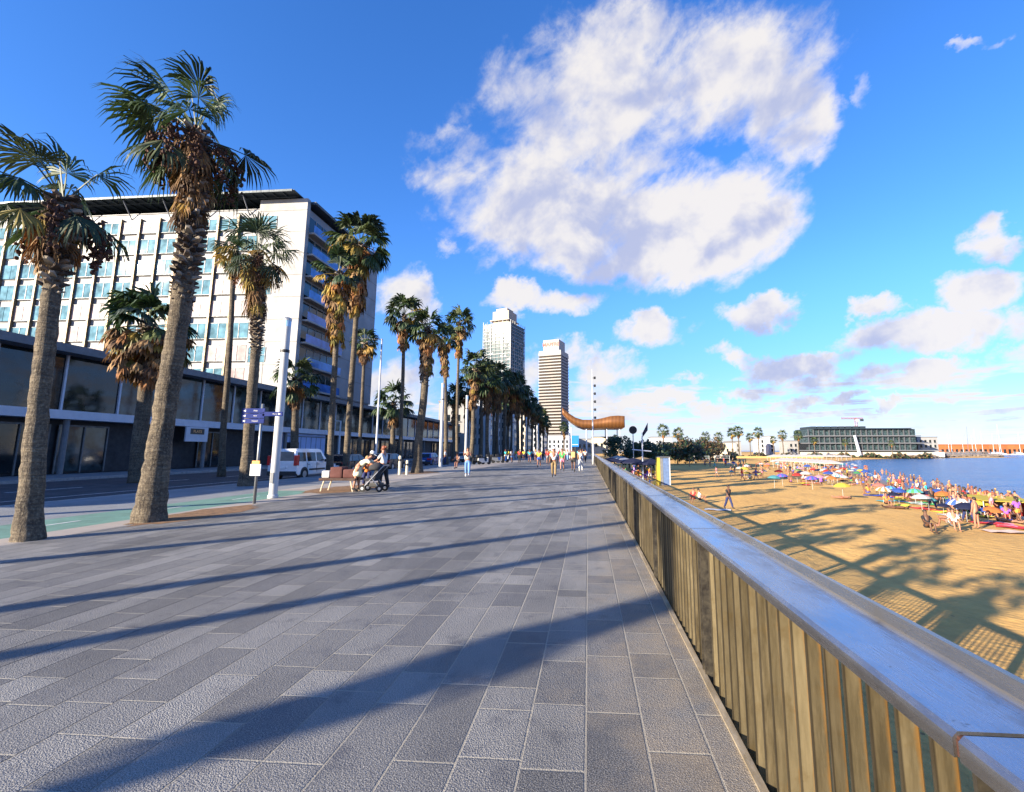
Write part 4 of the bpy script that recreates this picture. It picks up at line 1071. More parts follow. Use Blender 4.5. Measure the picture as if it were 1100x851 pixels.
for px, py, pt, lb in [(525, 495, 440, 'thin white column lamp among the far palms, nearer one'), (500, 498, 425, 'thin grey column lamp just right of the woman in jeans'), (578, 491, 455, 'small far white column lamp behind the teal shirted walker'), (565, 492.5, 448, 'far white column lamp left of the teal shirted walker'), (551, 493.5, 445, 'far white column lamp behind the white and blue walkers')]:
    g = gnd(px, py); column_lamp(lb, g, atY(px, pt, g.y).z, .16)
# lamp with arm
def arm_lamp(label, px, py, pt, armdx=-1.6):
    g = gnd(px, py); H = atY(px+4, pt, g.y).z
    t = thing('arm_lamp', label, 'street lamp', g, 0, 'tall street lamps with a side arm')
    b = MB(); b.tube([(0, 0, 0), (0, 0, .9), (0, 0, 1.0), (0, 0, H)], [.14, .14, .10, .07], 12); b.build('pole', M_lamp, t, smooth=True)
    b = MB(); b.cyl((0, 0, H-.06), (armdx, 0, H), .045, .04, 8); b.build('arm', M_lamp, t)
    b = MB(); b.bevbox(armdx-.5, -.14, H-.08, armdx+.25, .14, H+.05, .04); h = b.build('lamp_head', M_blk, t)
    b = MB(); b.box(armdx-.42, -.1, H-.10, armdx+.1, .1, H-.08); b.build('lens', M_lens, h)
arm_lamp('tall slim lamp with side arm between the short thin palm and the green-crowned palm', 403, 503, 364)
arm_lamp('tall slim grey lamp with side arm right of the blue hoarding', 363, 501, 452, -.9)
# floodlight mast
g = gnd(647, 499); g.x = max(.45, g.x); g.x = .55; H = atY(646, 397, g.y).z
t = thing('floodlight_mast', 'tall thin mast with a row of small floodlights beside the railing', 'floodlight mast', (g.x, g.y, 0))
b = MB(); b.tube([(0, 0, 0), (0, 0, 1.2), (0, 0, 1.25), (0, 0, H)], [.13, .13, .10, .05], 12); b.build('pole', M_lamp, t, smooth=True)
for k in range(6):
    z = H-1.0-k*.95; s = MB(); s.cyl((0, 0, z), (.22, 0, z), .02, n=5); s.bevbox(.16, -.14, z-.14, .42, .14, z+.14, .03); f = s.build('floodlight', M_blk, t)
    s = MB(); s.box(.421, -.11, z-.11, .43, .11, z+.11); s.build('lens', M_lens, f)
# direction sign
M_blue = mat('sign_blue', (.008, .02, .13), .7, var=.1, spec=.15); M_swhite = mat('sign_white', (.5, .5, .5), .6, var=.05)
g = gnd(273, 541); Yg = g.y
t = thing('direction_sign', 'slim post with stacked blue direction boards and a small white notice', 'direction sign', g)
H = atY(284, 434, Yg).z
b = MB(); b.cyl((0, 0, 0), (0, 0, H), .045, .04, 12); b.build('post', mat('galvanised_post', (.25, .26, .27), .5, .6), t, smooth=True)
def finger(x0, x1, z, hgt, txt, arrow=-1):
    b = MB(); b.bevbox(x0, -.075, z-hgt/2, x1, -.047, z+hgt/2, .008); o = b.build('direction_board', M_blue, t)
    Mx = Matrix(((1, 0, 0, (x0+x1)/2+.08), (0, 0, -1, -.0765), (0, 1, 0, z), (0, 0, 0, 1)))
    textmesh(txt, hgt*.42, .002, 'lettering', M_swhite, o, Mx)
    b = MB(); xa = x0+.14 if arrow < 0 else x1-.14; sg_ = arrow
    b.prism([(xa, z-hgt*.25), (xa, z+hgt*.25), (xa+sg_*.09, z)], 'y', -.079, -.0765); b.build('arrow', M_swhite, o)
x0 = atY(261, 448, Yg).x-g.x; x1 = atY(284, 448, Yg).x-g.x
z1 = atY(272, 441.5, Yg).z; z3 = atY(272, 452.5, Yg).z; hh_ = (z1-z3)/2
finger(x0, x1+.05, z1, hh_*.9, 'Platja', -1); finger(x0, x1+.05, (z1+z3)/2, hh_*.9, 'Port', -1); finger(x0, x1+.05, z3, hh_*.9, 'Hospital', -1)
finger(.06, atY(305, 446, Yg).x-g.x, atY(295, 445, Yg).z, hh_*.85, 'Metro', 1)
zn = atY(276, 495, Yg).z; zb = atY(276, 511, Yg).z
b = MB(); b.bevbox(-.17, -.09, zb, .17, -.05, zn-.10, .006); nt = b.build('notice', M_swhite, t)
b = MB(); b.box(-.12, -.092, zn-.10, .12, -.052, zn); b.build('orange_top', mat('notice_orange', (.8, .35, .05), .5), nt)
b = MB(); b.box(-.13, -.0925, zb+.06, .13, -.0905, zb+.085); b.box(-.13, -.0925, zb+.12, .10, -.0905, zb+.135); b.box(-.13, -.0925, zb+.16, .12, -.0905, zb+.175); b.build('printed_lines', mat('print_grey', (.3, .3, .35), .6), nt)
# blue info board behind the dark backpacker
g = gnd(618, 494.5); t = thing('info_sign', 'bright blue rectangular board on a post above the dark dressed walkers', 'sign', g)
z1 = atY(618, 468, g.y).z; z0 = atY(618, 480, g.y).z; wv = 4.0*g.y/509
b = MB(); b.bevbox(-wv, -.1, z0, wv, .1, z1, .04); bd = b.build('board', mat('bright_blue', (.02, .20, .75), .4), t)
b = MB(); b.box(-wv*.8, -.115, z0+.3, wv*.8, -.101, z0+.4); b.build('stripe', M_swhite, bd)
b = MB(); b.cyl((0, 0, 0), (0, 0, z0), .08, n=8); b.build('post', M_blk, t)
# low bollard posts next to the thick palm
for i, (px, lb) in enumerate([(429, 'pale short bollard left of the thick golden-based palm'), (437, 'second pale short bollard touching the golden-based palm on the left')]):
    g = gnd(px, 510); t = thing('bollard', lb, 'bollard', g, 0, 'short bollards beside the thick palm'); hb = 1.25-.3*i
    b = MB(); b.lathe([(.09, 0), (.09, hb-.05), (.06, hb)], 12); b.build('post', mat('bollard_cream', (.65, .58, .42), .6), t, smooth=False)
    b = MB(); b.lathe([(.095, hb-.35), (.095, hb-.22)], 12); b.build('band', M_blk, t)
# ---- vehicles : local +x is the nose, z up, origin at ground centre
M_tyre = mat('tyre_rubber', (.02, .02, .02), .9); M_rim = mat('alloy_rim', (.45, .46, .48), .35, .8)
G_car = mat('car_glass', (.012, .016, .02), .12, spec=.4); M_tail = mat('tail_light_red', (.55, .02, .02), .25); M_head = mat('headlight_clear', (.7, .72, .75), .15)
M_trim = mat('black_trim', (.02, .02, .022), .6); M_plate = mat('number_plate', (.8, .8, .8), .5)
def carpaint(name, c): return mat(name, c, .22, .15, var=.04, spec=.7)
def car(label, kind, paint, loc, rotz, cat='car', group='vehicles parked along the street'):
    t = thing('parked_car' if kind != 'van' else 'parked_van', label, cat, loc, rotz, group)
    if kind == 'van':
        L_, W, H = 4.4, 1.85, 1.85
        low = [(-2.2, .35), (-2.2, 1.02), (1.25, 1.02), (2.0, .92), (2.2, .70), (2.2, .32), (1.9, .26), (-2.05, .26)]
        top = [(-2.17, 1.02), (-2.06, 1.76), (-1.95, 1.84), (.35, 1.84), (.62, 1.78), (1.32, 1.02)]
        wins = [(-1.95, -1.18), (-1.02, -.12), (.02, .85)]; wz0, wz1 = 1.08, 1.62; wb = 1.38
    else:
        L_, W, H = 4.2, 1.76, 1.46
        low = [(-2.1, .4), (-2.12, .85), (-1.9, .95), (.9, .92), (1.85, .78), (2.1, .6), (2.1, .3), (1.85, .22), (-1.95, .22)]
        top = [(-1.9, .94), (-1.5, 1.38), (-1.1, 1.46), (.05, 1.46), (.3, 1.40), (1.05, .92)]
        wins = [(-1.35, -.35), (-.25, .62)]; wz0, wz1 = .98, 1.36; wb = 1.28
    # body with wheel arches cut as dark discs, sides tapered
    def shell(poly, w0, w1, zlo, zhi):
        vs = []; n = len(poly)
        for s in (-1, 1):
            for x, z in poly:
                k = (z-zlo)/(zhi-zlo); vs.append((x, s*(w0+(w1-w0)*max(0, k)), z))
        return vs, [(i, (i+1) % n, n+(i+1) % n, n+i) for i in range(n)]+[tuple(range(n-1, -1, -1)), tuple(range(n, 2*n))]
    bm = bmesh.new()
    for poly, w0, w1, zl, zh in ((low, W/2, W/2-.03, .26, 1.0), (top, W/2-.05, W/2-.20, .95, H)):
        vs, fs = shell(poly, w0, w1, zl, zh); bv = [bm.verts.new(v) for v in vs]
        for f in fs: bm.faces.new([bv[i] for i in f])
    bmesh.ops.recalc_face_normals(bm, faces=bm.faces[:]); bmesh.ops.bevel(bm, geom=bm.edges[:], offset=.045, segments=2, affect='EDGES')
    me = bpy.data.meshes.new('body'); bm.to_mesh(me); bm.free(); me.materials.append(paint); o = bpy.data.objects.new('body', me); col.objects.link(o); o.parent = t; smooth_by_angle(o, 50)
    def side_y(z): return (W/2-.05)+(-.15)*(z-.95)/(H-.95)
    for s in (-1, 1):
        for (x0, x1) in wins:
            m = MB(); xa1 = x1 if x1 < .6 else x1-.34; xa0 = x0 if x0 > -1.3 or kind == 'van' else x0+.18
            y0 = s*(side_y(wz0)+.004); y1 = s*(side_y(wz1)+.004); e = s*.012
            m.add([(x0, y0, wz0), (x1, y0, wz0), (xa1, y1, wz1), (xa0, y1, wz1), (x0, y0+e, wz0), (x1, y0+e, wz0), (xa1, y1+e, wz1), (xa0, y1+e, wz1)], [(0, 1, 2, 3), (4, 7, 6, 5), (0, 4, 5, 1), (1, 5, 6, 2), (2, 6, 7, 3), (3, 7, 4, 0)])
            m.build('side_window', G_car, t)
        m = MB(); m.box(-.9, s*(W/2-.005), .52 if kind == 'van' else .42, .85, s*(W/2+.02), .62 if kind == 'van' else .48); m.build('side_trim', M_trim, t)
        m = MB(); m.box(.02, s*(W/2-.005), .86, .16, s*(W/2+.02), .89); m.box(-1.05, s*(W/2-.005), .86, -.9, s*(W/2+.02), .89); m.build('door_handle', M_trim, t)
        for x in (-.08, -1.12 if kind == 'van' else -1.05): 
            m = MB(); m.box(x, s*(W/2-.02), .40, x+.012, s*(W/2+.003), .98); m.build('door_gap', M_trim, t)
        m = MB(); m.bevbox(.75, s*(W/2+.02), 1.02 if kind == 'van' else .95, .92, s*(W/2+.17), 1.16 if kind == 'van' else 1.07, .02); m.build('mirror', M_trim, t)
        m = MB()
        if kind == 'van': m.bevbox(-2.24, s*(W/2-.16), .85, -2.02, s*(W/2+.006), 1.42, .02)
        else: m.bevbox(-2.14, s*(W/2-.40), .70, -1.9, s*(W/2-.01), .86, .02)
        m.build('tail_light', M_tail, t)
        m = MB(); m.bevbox(1.86, s*(W/2-.42), .62, 2.16, s*(W/2-.02), .80, .03); m.build('headlight', M_head, t)
    m = MB(); k0 = -2.19 if kind == 'van' else -1.84
    if kind == 'van': m.add([(-2.19, -.68, 1.12), (-2.19, .68, 1.12), (-2.09, .62, 1.66), (-2.09, -.62, 1.66), (-2.16, -.68, 1.12), (-2.16, .68, 1.12), (-2.06, .62, 1.66), (-2.06, -.62, 1.66)], [(0, 3, 2, 1), (4, 5, 6, 7), (0, 1, 5, 4), (1, 2, 6, 5), (2, 3, 7, 6), (3, 0, 4, 7)])
    else: m.add([(-1.87, -.62, 1.0), (-1.87, .62, 1.0), (-1.56, .56, 1.34), (-1.56, -.56, 1.34), (-1.83, -.62, 1.0), (-1.83, .62, 1.0), (-1.52, .56, 1.34), (-1.52, -.56, 1.34)], [(0, 3, 2, 1), (4, 5, 6, 7), (0, 1, 5, 4), (1, 2, 6, 5), (2, 3, 7, 6), (3, 0, 4, 7)])
    m.build('rear_window', G_car, t)
    xt, zt0, xb_, zb0 = (.66, 1.74, 1.29, 1.06) if kind == 'van' else (.36, 1.38, 1.0, .97)
    m = MB(); m.add([(xb_+.02, -.7, zb0), (xb_+.02, .7, zb0), (xt+.03, .62, zt0), (xt+.03, -.62, zt0), (xb_-.02, -.7, zb0), (xb_-.02, .7, zb0), (xt-.02, .62, zt0), (xt-.02, -.62, zt0)], [(0, 1, 2, 3), (4, 7, 6, 5), (0, 4, 5, 1), (1, 5, 6, 2), (2, 6, 7, 3), (3, 7, 4, 0)]); m.build('windscreen', G_car, t)
    m = MB(); m.box(-2.24 if kind == 'van' else -2.15, -.26, .66 if kind == 'van' else .55, -2.10, .26, .77 if kind == 'van' else .66); m.build('number_plate', M_plate, t)
    m = MB(); m.bevbox(-2.27 if kind == 'van' else -2.18, -W/2+.04, .26, -2.0, W/2-.04, .50, .03); m.build('rear_bumper', M_trim, t)
    m = MB(); m.bevbox(1.95, -W/2+.1, .24, 2.24 if kind == 'van' else 2.14, W/2-.1, .44, .03); m.build('front_bumper', M_trim, t)
    for x in (-wb, wb):
        for s in (-1, 1):
            m = MB(); m.cyl((x, s*(W/2-.24), .34), (x, s*(W/2+.004), .34), .40, n=24); m.build('wheel_arch', M_trim, t)
            m = MB(); m.cyl((x, s*(W/2-.22), .31), (x, s*(W/2+.015), .31), .32, n=24); wv = m.build('wheel', M_tyre, t)
            m = MB(); m.cyl((x, s*(W/2+.0), .31), (x, s*(W/2+.025), .31), .20, n=16)
            m.build('rim', M_rim, wv)
    return t
def onroad(px, py): return gnd(px, py, -.13)
wht = carpaint('white_car_paint', (.75, .77, .80)); blk = carpaint('black_car_paint', (.02, .02, .025)); gry = carpaint('grey_car_paint', (.18, .19, .21)); blu = carpaint('blue_car_paint', (.03, .09, .30)); slv = carpaint('silver_car_paint', (.45, .46, .48))
g = onroad(318, 513.5)
car('white compact van parked behind the thick lamp column', 'van', wht, (-18.25, g.y+.2, -.13), R(90), 'van')
VY = g.y
car('dark car parked directly ahead of the white van', 'car', blk, (-18.25, VY+6.2, -.13), R(90))
for px, p_, lb in [(376, gry, 'grey car in the shade between the pale palm and the arm lamp'), (418, blk, 'black car in the shade left of the thick golden-based palm'), (461, blu, 'blue car right of the thick golden-based palm'), (500, slv, 'silver car far along the street behind the woman in jeans')]:
    d = ray(px, 500); Y = -18.3*d.y/d.x
    car(lb, 'car', p_, (-18.3, Y, -.13), R(90))
for px, p_, lb in [][:0] and [(120, blk, 'black car in deep shade at the far kerb left of the leaning palm'), (225, gry, 'dark grey car at the far kerb between the leaning palm and the signs')]:
    d = ray(px, 500); Y = -29*d.y/d.x
    car(lb, 'car', p_, (-29.2, Y, -.13), R(-90))
# motor scooters
def scooter(label, loc, rz, paint):
    t = thing('motor_scooter', label, 'motor scooter', loc, rz, 'motor scooters parked near the palm row')
    for x in (-.62, .62):
        m = MB(); o0 = 0
        m.cyl((x, -.05, .25), (x, .05, .25), .25, n=16); wv = m.build('wheel', M_tyre, t)
    m = MB(); m.prism([(-.8, .45), (-.75, .72), (-.1, .70), (.02, .35), (.30, .33), (.42, .85), (.50, .85), (.48, .25), (-.3, .22)], 'y', -.14, .14); m.build('body', paint, t)
    m = MB(); m.bevbox(-.78, -.15, .72, -.05, .15, .82, .03); m.build('seat', M_trim, t)
    m = MB(); m.cyl((.44, 0, .8), (.36, 0, 1.05), .03, n=6); m.cyl((.36, -.32, 1.05), (.36, .32, 1.05), .025, n=6); m.build('handlebar', M_trim, t)
    m = MB(); m.cyl((.52, -.06, .85), (.62, .06, .25), .03, n=5); m.build('fork', M_trim, t)
    m = MB(); m.bevbox(-1.0, -.16, .82, -.62, .16, 1.1, .03); m.build('top_box', M_trim, t)
for i, (px, py, rz, pt_, lb) in enumerate([(530, 497, .6, blk, 'black motor scooter, leftmost of the group under the far palms'), (535, 497.5, .4, gry, 'grey motor scooter in the middle of the group under the far palms'), (540, 497, .5, blu, 'blue motor scooter right of the grey one under the far palms'), (514, 499, .8, blk, 'black motor scooter just right of the woman in jeans'), (520, 499, .7, slv, 'silver motor scooter between the black ones under the palms')]):
    scooter(lb, gnd(px, py), rz, pt_)
# brown cart with bags
M_brn = mat('dark_brown_wood', (.05, .022, .014), .8, var=.4); M_redb = mat('red_brown_cloth', (.09, .03, .025), .9)
g = gnd(366, 527.5)
t = thing('vendor_cart', 'low dark brown cart loaded with bundles on thin legs left of the bending person', 'cart', g)
b = MB(); b.bevbox(-.75, -.35, .42, .75, .35, .52, .02); b.build('deck', M_brn, t)
for x in (-.62, .58):
    for y in (-.28, .28):
        b = MB(); b.cyl((x*1.1, y, 0), (x*.9, y, .43), .028, n=6); b.build('leg', mat('pale_leg', (.6, .5, .35), .6), t)
b = MB(); b.bevbox(-.35, -.28, .52, .15, .28, .95, .06); b.bevbox(.17, -.26, .52, .65, .26, .86, .06); o = b.build('bundle', M_redb, t)
b = MB(); b.bevbox(-.72, -.22, .52, -.4, .2, .80, .05); b.build('pale_bag', M_lamp, t)
b = MB(); b.cyl((.72, 0, .5), (1.0, 0, .95), .02, n=6); b.build('handle', M_blk, t)
# pushchair
g = gnd(402, 528)
t = thing('pushchair', 'dark pushchair held by the white shirted woman', 'pushchair', g, R(180))
for x, y in ((.38, -.24), (.38, .24), (-.32, -.26), (-.32, .26)):
    b = MB(); b.cyl((x, y-.02, .13), (x, y+.02, .13), .13, n=14); wv = b.build('wheel', M_tyre, t)
    b = MB(); b.cyl((x, y-.024, .13), (x, y+.024, .13), .06, n=10); b.build('rim', M_rim, wv)
b = MB()
for s in (-.24, .24): b.cyl((.38, s, .13), (-.45, s, 1.02), .014, n=6); b.cyl((-.32, s, .13), (.10, s, .62), .014, n=6)
b.cyl((-.45, -.24, 1.02), (-.45, .24, 1.02), .018, n=6); b.build('frame', M_rim, t)
b = MB(); b.prism([(-.22, .85), (-.05, .42), (.30, .40), (.34, .50), (.03, .54), (-.12, .9)], 'y', -.22, .22); b.build('seat', mat('pushchair_cloth', (.03, .03, .035), .9), t)
b = MB(); b.lathe([(.30, 0), (.29, .12), (.22, .22), (.08, .28)], 14, (-.05, 0, .85)); b.build('hood', mat('pushchair_cloth', (.03, .03, .035), .9), t, smooth=True)
b = MB(); b.bevbox(-.30, -.2, .18, .15, .2, .34, .03); b.build('basket', M_blk, t)
# ------------------------------------------------------------------ people
def skin_mesh(name, verts, edges, root, m, sub=1):
    me = bpy.data.meshes.new(name); me.from_pydata([v[0] for v in verts], edges, [])
    o = bpy.data.objects.new(name, me); col.objects.link(o)
    sk = o.modifiers.new('s', 'SKIN'); sk.use_smooth_shade = True
    sv = me.skin_vertices[0].data
    for i, v in enumerate(verts):
        r = v[1]; sv[i].radius = (r, r) if not isinstance(r, tuple) else r
        sv[i].use_root = (i == root)
    ss = o.modifiers.new('u', 'SUBSURF'); ss.levels = sub; ss.render_levels = sub
    dg = bpy.context.evaluated_depsgraph_get(); dg.update()
    nm = bpy.data.meshes.new_from_object(o.evaluated_get(dg)); bpy.data.objects.remove(o)
    nm.materials.clear(); nm.materials.append(m); nm.name = name
    nm.polygons.foreach_set('use_smooth', [True]*len(nm.polygons))
    return nm
def skinmat(name, c): return mat(name, c, .55, var=.12, scale=6)
SK = [skinmat('skin_tan', (.24, .10, .055)), skinmat('skin_fair', (.34, .16, .095)), skinmat('skin_brown', (.12, .055, .03))]
HAIR = [mat('hair_dark', (.02, .014, .01), .6), mat('hair_auburn', (.22, .06, .025), .6), mat('hair_fair', (.38, .24, .1), .6)]
M_eye = mat('eye_dark', (.02, .015, .01), .3); M_lip = mat('lips', (.35, .12, .1), .5)
CL = {}
for n, c in dict(white=(.58, .58, .57), black=(.015, .015, .018), blue=(.03, .10, .45), navy=(.015, .025, .10), red=(.60, .03, .03), yellow=(.85, .72, .05), green=(.05, .42, .10), teal=(.02, .45, .50), pink=(.75, .25, .35), orange=(.8, .25, .04), khaki=(.22, .15, .07), cream=(.80, .74, .50), grey=(.25, .26, .28), beige=(.62, .45, .35), purple=(.25, .08, .5), denim=(.13, .26, .50), tan=(.50, .33, .13)).items():
    CL[n] = mat('cloth_'+n, c, .85, var=.15, scale=5)
def pose_joints(lean=0, head=0, legs=((0, 0), (0, 0)), arms=((5, 10, 8), (5, 10, 8)), pelvis=None, female=False, twist=0):
    """facing +Y. angles in degrees, forward positive"""
    J = {}
    sw = .155 if female else .185; hw = .095
    J['pel'] = Vector((0, 0, 0)); l = R(lean)
    up = Vector((0, math.sin(l), math.cos(l))); fw = Vector((0, math.cos(l), -math.sin(l)))
    J['waist'] = up*.16; J['chest'] = up*.36+fw*.015; J['neck'] = up*.50; 
    h = R(lean*.6+head); hu = Vector((0, math.sin(h), math.cos(h))); hf = Vector((0, math.cos(h), -math.sin(h)))
    J['throat'] = J['neck']+hu*.08; J['head'] = J['throat']+hu*.095+hf*.02; J['crown'] = J['head']+hu*.085; J['hu'] = hu; J['hf'] = hf
    for s, (th, kn), (sh, elb, ab) in ((-1, *[legs[0]], arms[0]), (1, *[legs[1]], arms[1])):
        k = 'L' if s < 0 else 'R'
        hip = Vector((s*hw, 0, -.03)); a = R(th); d = Vector((s*.02, math.sin(a), -math.cos(a)))
        kn_ = hip+d*.42; a2 = R(th-kn); d2 = Vector((0, math.sin(a2), -math.cos(a2))); an = kn_+d2*.42
        J['hip'+k] = hip; J['knee'+k] = kn_; J['ank'+k] = an
        f = R(th-kn+90) if abs(th-kn) < 60 else R(th-kn+90)
        J['heel'+k] = an+Vector((0, -math.sin(f)*.05, math.cos(f)*.05*1))+d2*.05
        fd = Vector((0, math.cos(R(th-kn)), math.sin(R(th-kn)))); J['toe'+k] = an+fd*.17+d2*.06
        shp = J['neck']-up*.06+Vector((s*sw, 0, 0)); b = R(sh+lean*0); ou = math.sin(R(ab))
        du = Vector((s*ou, math.sin(b)*math.cos(R(ab)), -math.cos(b)*math.cos(R(ab)))); el = shp+du*.28
        b2 = R(sh+elb); du2 = Vector((s*ou*.3, math.sin(b2), -math.cos(b2))).normalized(); wr = el+du2*.25
        J['sho'+k] = shp; J['elb'+k] = el; J['wri'+k] = wr; J['hd'+k] = du2
    return J
def build_person(name, J, label='', top='tee', bottom='trousers', hair='short', skin=0, tc='white', bc='navy', hc=0, hat=None, dress=False, extra=None, shoes='black', group=None, sub=1, lying=False, wade=0, lowz=None, female=False):
    t = thing('person', label, 'person', (0, 0, 0), 0, group)
    zmin = min(J[k].z for k in ('toeL', 'toeR', 'heelL', 'heelR', 'ankL', 'ankR'))-.03
    zmin = min(zmin, J['pel'].z-.13)
    off = Vector((0, 0, -zmin-wade))
    if lying:
        Mr = Matrix.Rotation(R(90), 4, 'X')
    def q(v):
        v = Vector(v)
        if lying: v = Mr @ v; return v+Vector((0, 0, .13))
        return v+off
    B = female
    V = [(q(J['pel']), .125), (q(J['waist']), .105 if B else .125), (q(J['chest']), .13 if B else .15), (q(J['neck']), .065), (q(J['throat']), .05), (q(J['head']), (.082, .098)), (q(J['crown']), .06)]
    E_ = [(0, 1), (1, 2), (2, 3), (3, 4), (4, 5), (5, 6)]
    for k in 'LR':
        n = len(V); V += [(q(J['hip'+k]), .095), (q(J['hip'+k].lerp(J['knee'+k], .5)), .082), (q(J['knee'+k]), .058), (q(J['knee'+k].lerp(J['ank'+k], .35)), .056), (q(J['ank'+k]), .038), (q(J['toe'+k]), .034)]
        E_ += [(0, n), (n, n+1), (n+1, n+2), (n+2, n+3), (n+3, n+4), (n+4, n+5)]
        n = len(V); V += [(q(J['sho'+k]), .055), (q(J['elb'+k]), .040), (q(J['elb'+k].lerp(J['wri'+k], .4)), .038), (q(J['wri'+k]), .025), (q(J['wri'+k]+J['hd'+k]*.06), (.018, .036))]
        E_ += [(3, n), (n, n+1), (n+1, n+2), (n+2, n+3), (n+3, n+4)]
    bme = skin_mesh('body', V, E_, 0, SK[skin], sub)
    # nose, ears, fingers added to the same body mesh
    ex = MB(); hc_ = q(J['head']); hu, hf = (Mr @ J['hu'], Mr @ J['hf']) if lying else (J['hu'], J['hf'])
    ex.tube([hc_+hf*.085+hu*.03, hc_+hf*.125-hu*.01, hc_+hf*.09-hu*.03], [.008, .015, .006], 5)
    sd_ = hu.cross(hf)
    for s in (-1, 1): ex.ball(hc_+sd_*s*.085, .014, .022, .03, 6, 4)
    for k in 'LR':
        d = J['hd'+k]; d = Mr @ d if lying else d
        a = q(J['wri'+k])+d*.06; sv = d.cross(Vector((1, 0, 0)));  sv = sv.normalized() if sv.length > .1 else Vector((0, 1, 0))
        for i, ln in enumerate((.062, .075, .070, .055)):
            o_ = sv*(i-1.5)*.019; ex.tube([a+o_-d*.02, a+o_+d*ln*.6, a+o_+d*ln+Vector((0, 0, 0))-sd_*(0)], [.0095, .0085, .006], 5)
        ex.tube([a-sv*.02-d*.04, a-sv*.05-d*.005, a-sv*.052+d*.03], [.011, .0095, .007], 5)
    exm = ex.mesh('x', None, True); bm = bmesh.new(); bm.from_mesh(bme); bm.from_mesh(exm); bm.to_mesh(bme); bm.free()
    bo = bpy.data.objects.new('body', bme); col.objects.link(bo); bo.parent = t
    me_ = MB()
    for s in (-1, 1): me_.ball(hc_+hf*.09+sd_*s*.032+hu*.012, .011, n=6, m=4)
    me_.build('eyes', M_eye, t)
    me_ = MB(); me_.tube([hc_+hf*.092-hu*.05+sd_*.02, hc_+hf*.096-hu*.05, hc_+hf*.092-hu*.05-sd_*.02], [.004, .007, .004], 5); me_.build('mouth', M_lip, t)
    # hair
    h = MB(); o0 = 0
    Mh = Matrix.Translation(hc_-hf*.018+hu*.035) @ Matrix((sd_, hf, hu)).transposed().to_4x4()
    h.ball((0, -.008, .018), .098, .112, .098, 12, 8)
    h.v = [v if not (v[1] > .045 and v[2] < .045) else (v[0]*.9, .04, v[2]) for v in h.v]
    if hair == 'long': h.tube([(0, -.06, .04), (0, -.105, -.08), (0, -.11, -.22)], [.085, .082, .05], 8)
    if hair == 'bun': h.ball((0, -.12, .05), .045)
    h.xf(Mh); h.build('hair', HAIR[hc], t, smooth=True)
    if hat:
        h = MB(); h.lathe([(.108, .0), (.106, .06), (.085, .105), (.03, .12)], 14, (0, -.01, .045)); h.box(-.07, .06, .045, .07, .19, .057); h.xf(Mh); h.build('cap', CL[hat], t, smooth=False)
    g = .022
    if top:
        W_ = [(q(J['pel']+Vector((0, 0, .02))), .125+g), (q(J['waist']), (.105 if B else .125)+g), (q(J['chest']), (.13 if B else .15)+g), (q(J['neck']-(J['neck']-J['chest'])*.25), .085)]
        X_ = [(0, 1), (1, 2), (2, 3)]
        if dress:
            n = len(W_); md = (J['kneeL']+J['kneeR'])/2; W_ += [(q(J['pel'].lerp(md, .5)), .20), (q(md), .23)]; X_ += [(0, n), (n, n+1)]
        for k in 'LR':
            n = len(W_); sl_ = J['sho'+k].lerp(J['elb'+k], .75 if top != 'tank' else .12)
            W_ += [(q(J['sho'+k]), .055+g), (q(sl_), .050+g*.8)]; X_ += [(2, n), (n, n+1)]
        o = bpy.data.objects.new('dress' if dress else 'shirt', skin_mesh('shirt', W_, X_, 0, CL[tc], sub)); col.objects.link(o); o.parent = t
    if bottom:
        fr = {'trousers': 2.0, 'shorts': .62, 'trunks': .45, 'briefs': .12}[bottom]
        W_ = [(q(J['pel']+Vector((0, 0, .06))), .128+g*.6), (q(J['pel']-Vector((0, 0, .02))), .128+g*.6)]; X_ = [(0, 1)]
        for k in 'LR':
            n = len(W_); W_.append((q(J['hip'+k]), .098+g)); X_.append((1, n))
            if fr > 1: W_ += [(q(J['knee'+k]), .062+g), (q(J['knee'+k].lerp(J['ank'+k], .92)), .05+g)]; X_ += [(n, n+1), (n+1, n+2)]
            elif fr > .2: W_ += [(q(J['hip'+k].lerp(J['knee'+k], fr)), .080+g)]; X_ += [(n, n+1)]
        o = bpy.data.objects.new({'trousers': 'trousers', 'shorts': 'shorts', 'trunks': 'swim_trunks', 'briefs': 'bikini_bottom'}[bottom], skin_mesh('bot', W_, X_, 0, CL[bc], sub)); col.objects.link(o); o.parent = t
    if shoes:
        for k in 'LR':
            m = MB(); a = q(J['ank'+k]); b_ = q(J['toe'+k]); m.tube([a+(a-b_)*.35+Vector((0, 0, -.01)), a+Vector((0, 0, -.005)), a.lerp(b_, .6), b_+(b_-a)*.12], [.03, .052, .045, .028], 8); m.build('shoe', CL[shoes], t, smooth=True)
    if extra: extra(t, q, J)
    return t
def backpack(c):
    def f(t, q, J):
        m = MB(); p = q(J['chest']); m.bevbox(p.x-.15, p.y-.33, p.z-.26, p.x+.15, p.y-.13, p.z+.18, .05); m.build('backpack', CL[c], t)
    return f
def sidebag(c):
    def f(t, q, J):
        m = MB(); p = q(J['waist']); m.bevbox(p.x+.13, p.y-.16, p.z-.25, p.x+.36, p.y+.12, p.z+.22, .06); m.build('shoulder_bag', CL[c], t)
    return f
WALK1 = dict(lean=4, legs=((24, 6), (-16, 14)), arms=((-18, 12, 7), (20, 20, 7)))
WALK2 = dict(lean=3, legs=((-18, 16), (20, 4)), arms=((22, 22, 8), (-16, 12, 8)))
STAND = dict(lean=0, legs=((3, 2), (-2, 2)), arms=((4, 12, 8), (-2, 14, 10)))
def put(t, px, py, rz, z=0.0, hpx=None):
    g = gnd(px, py, z); t.location = g; t.rotation_euler.z = rz
    return t
P_ = build_person
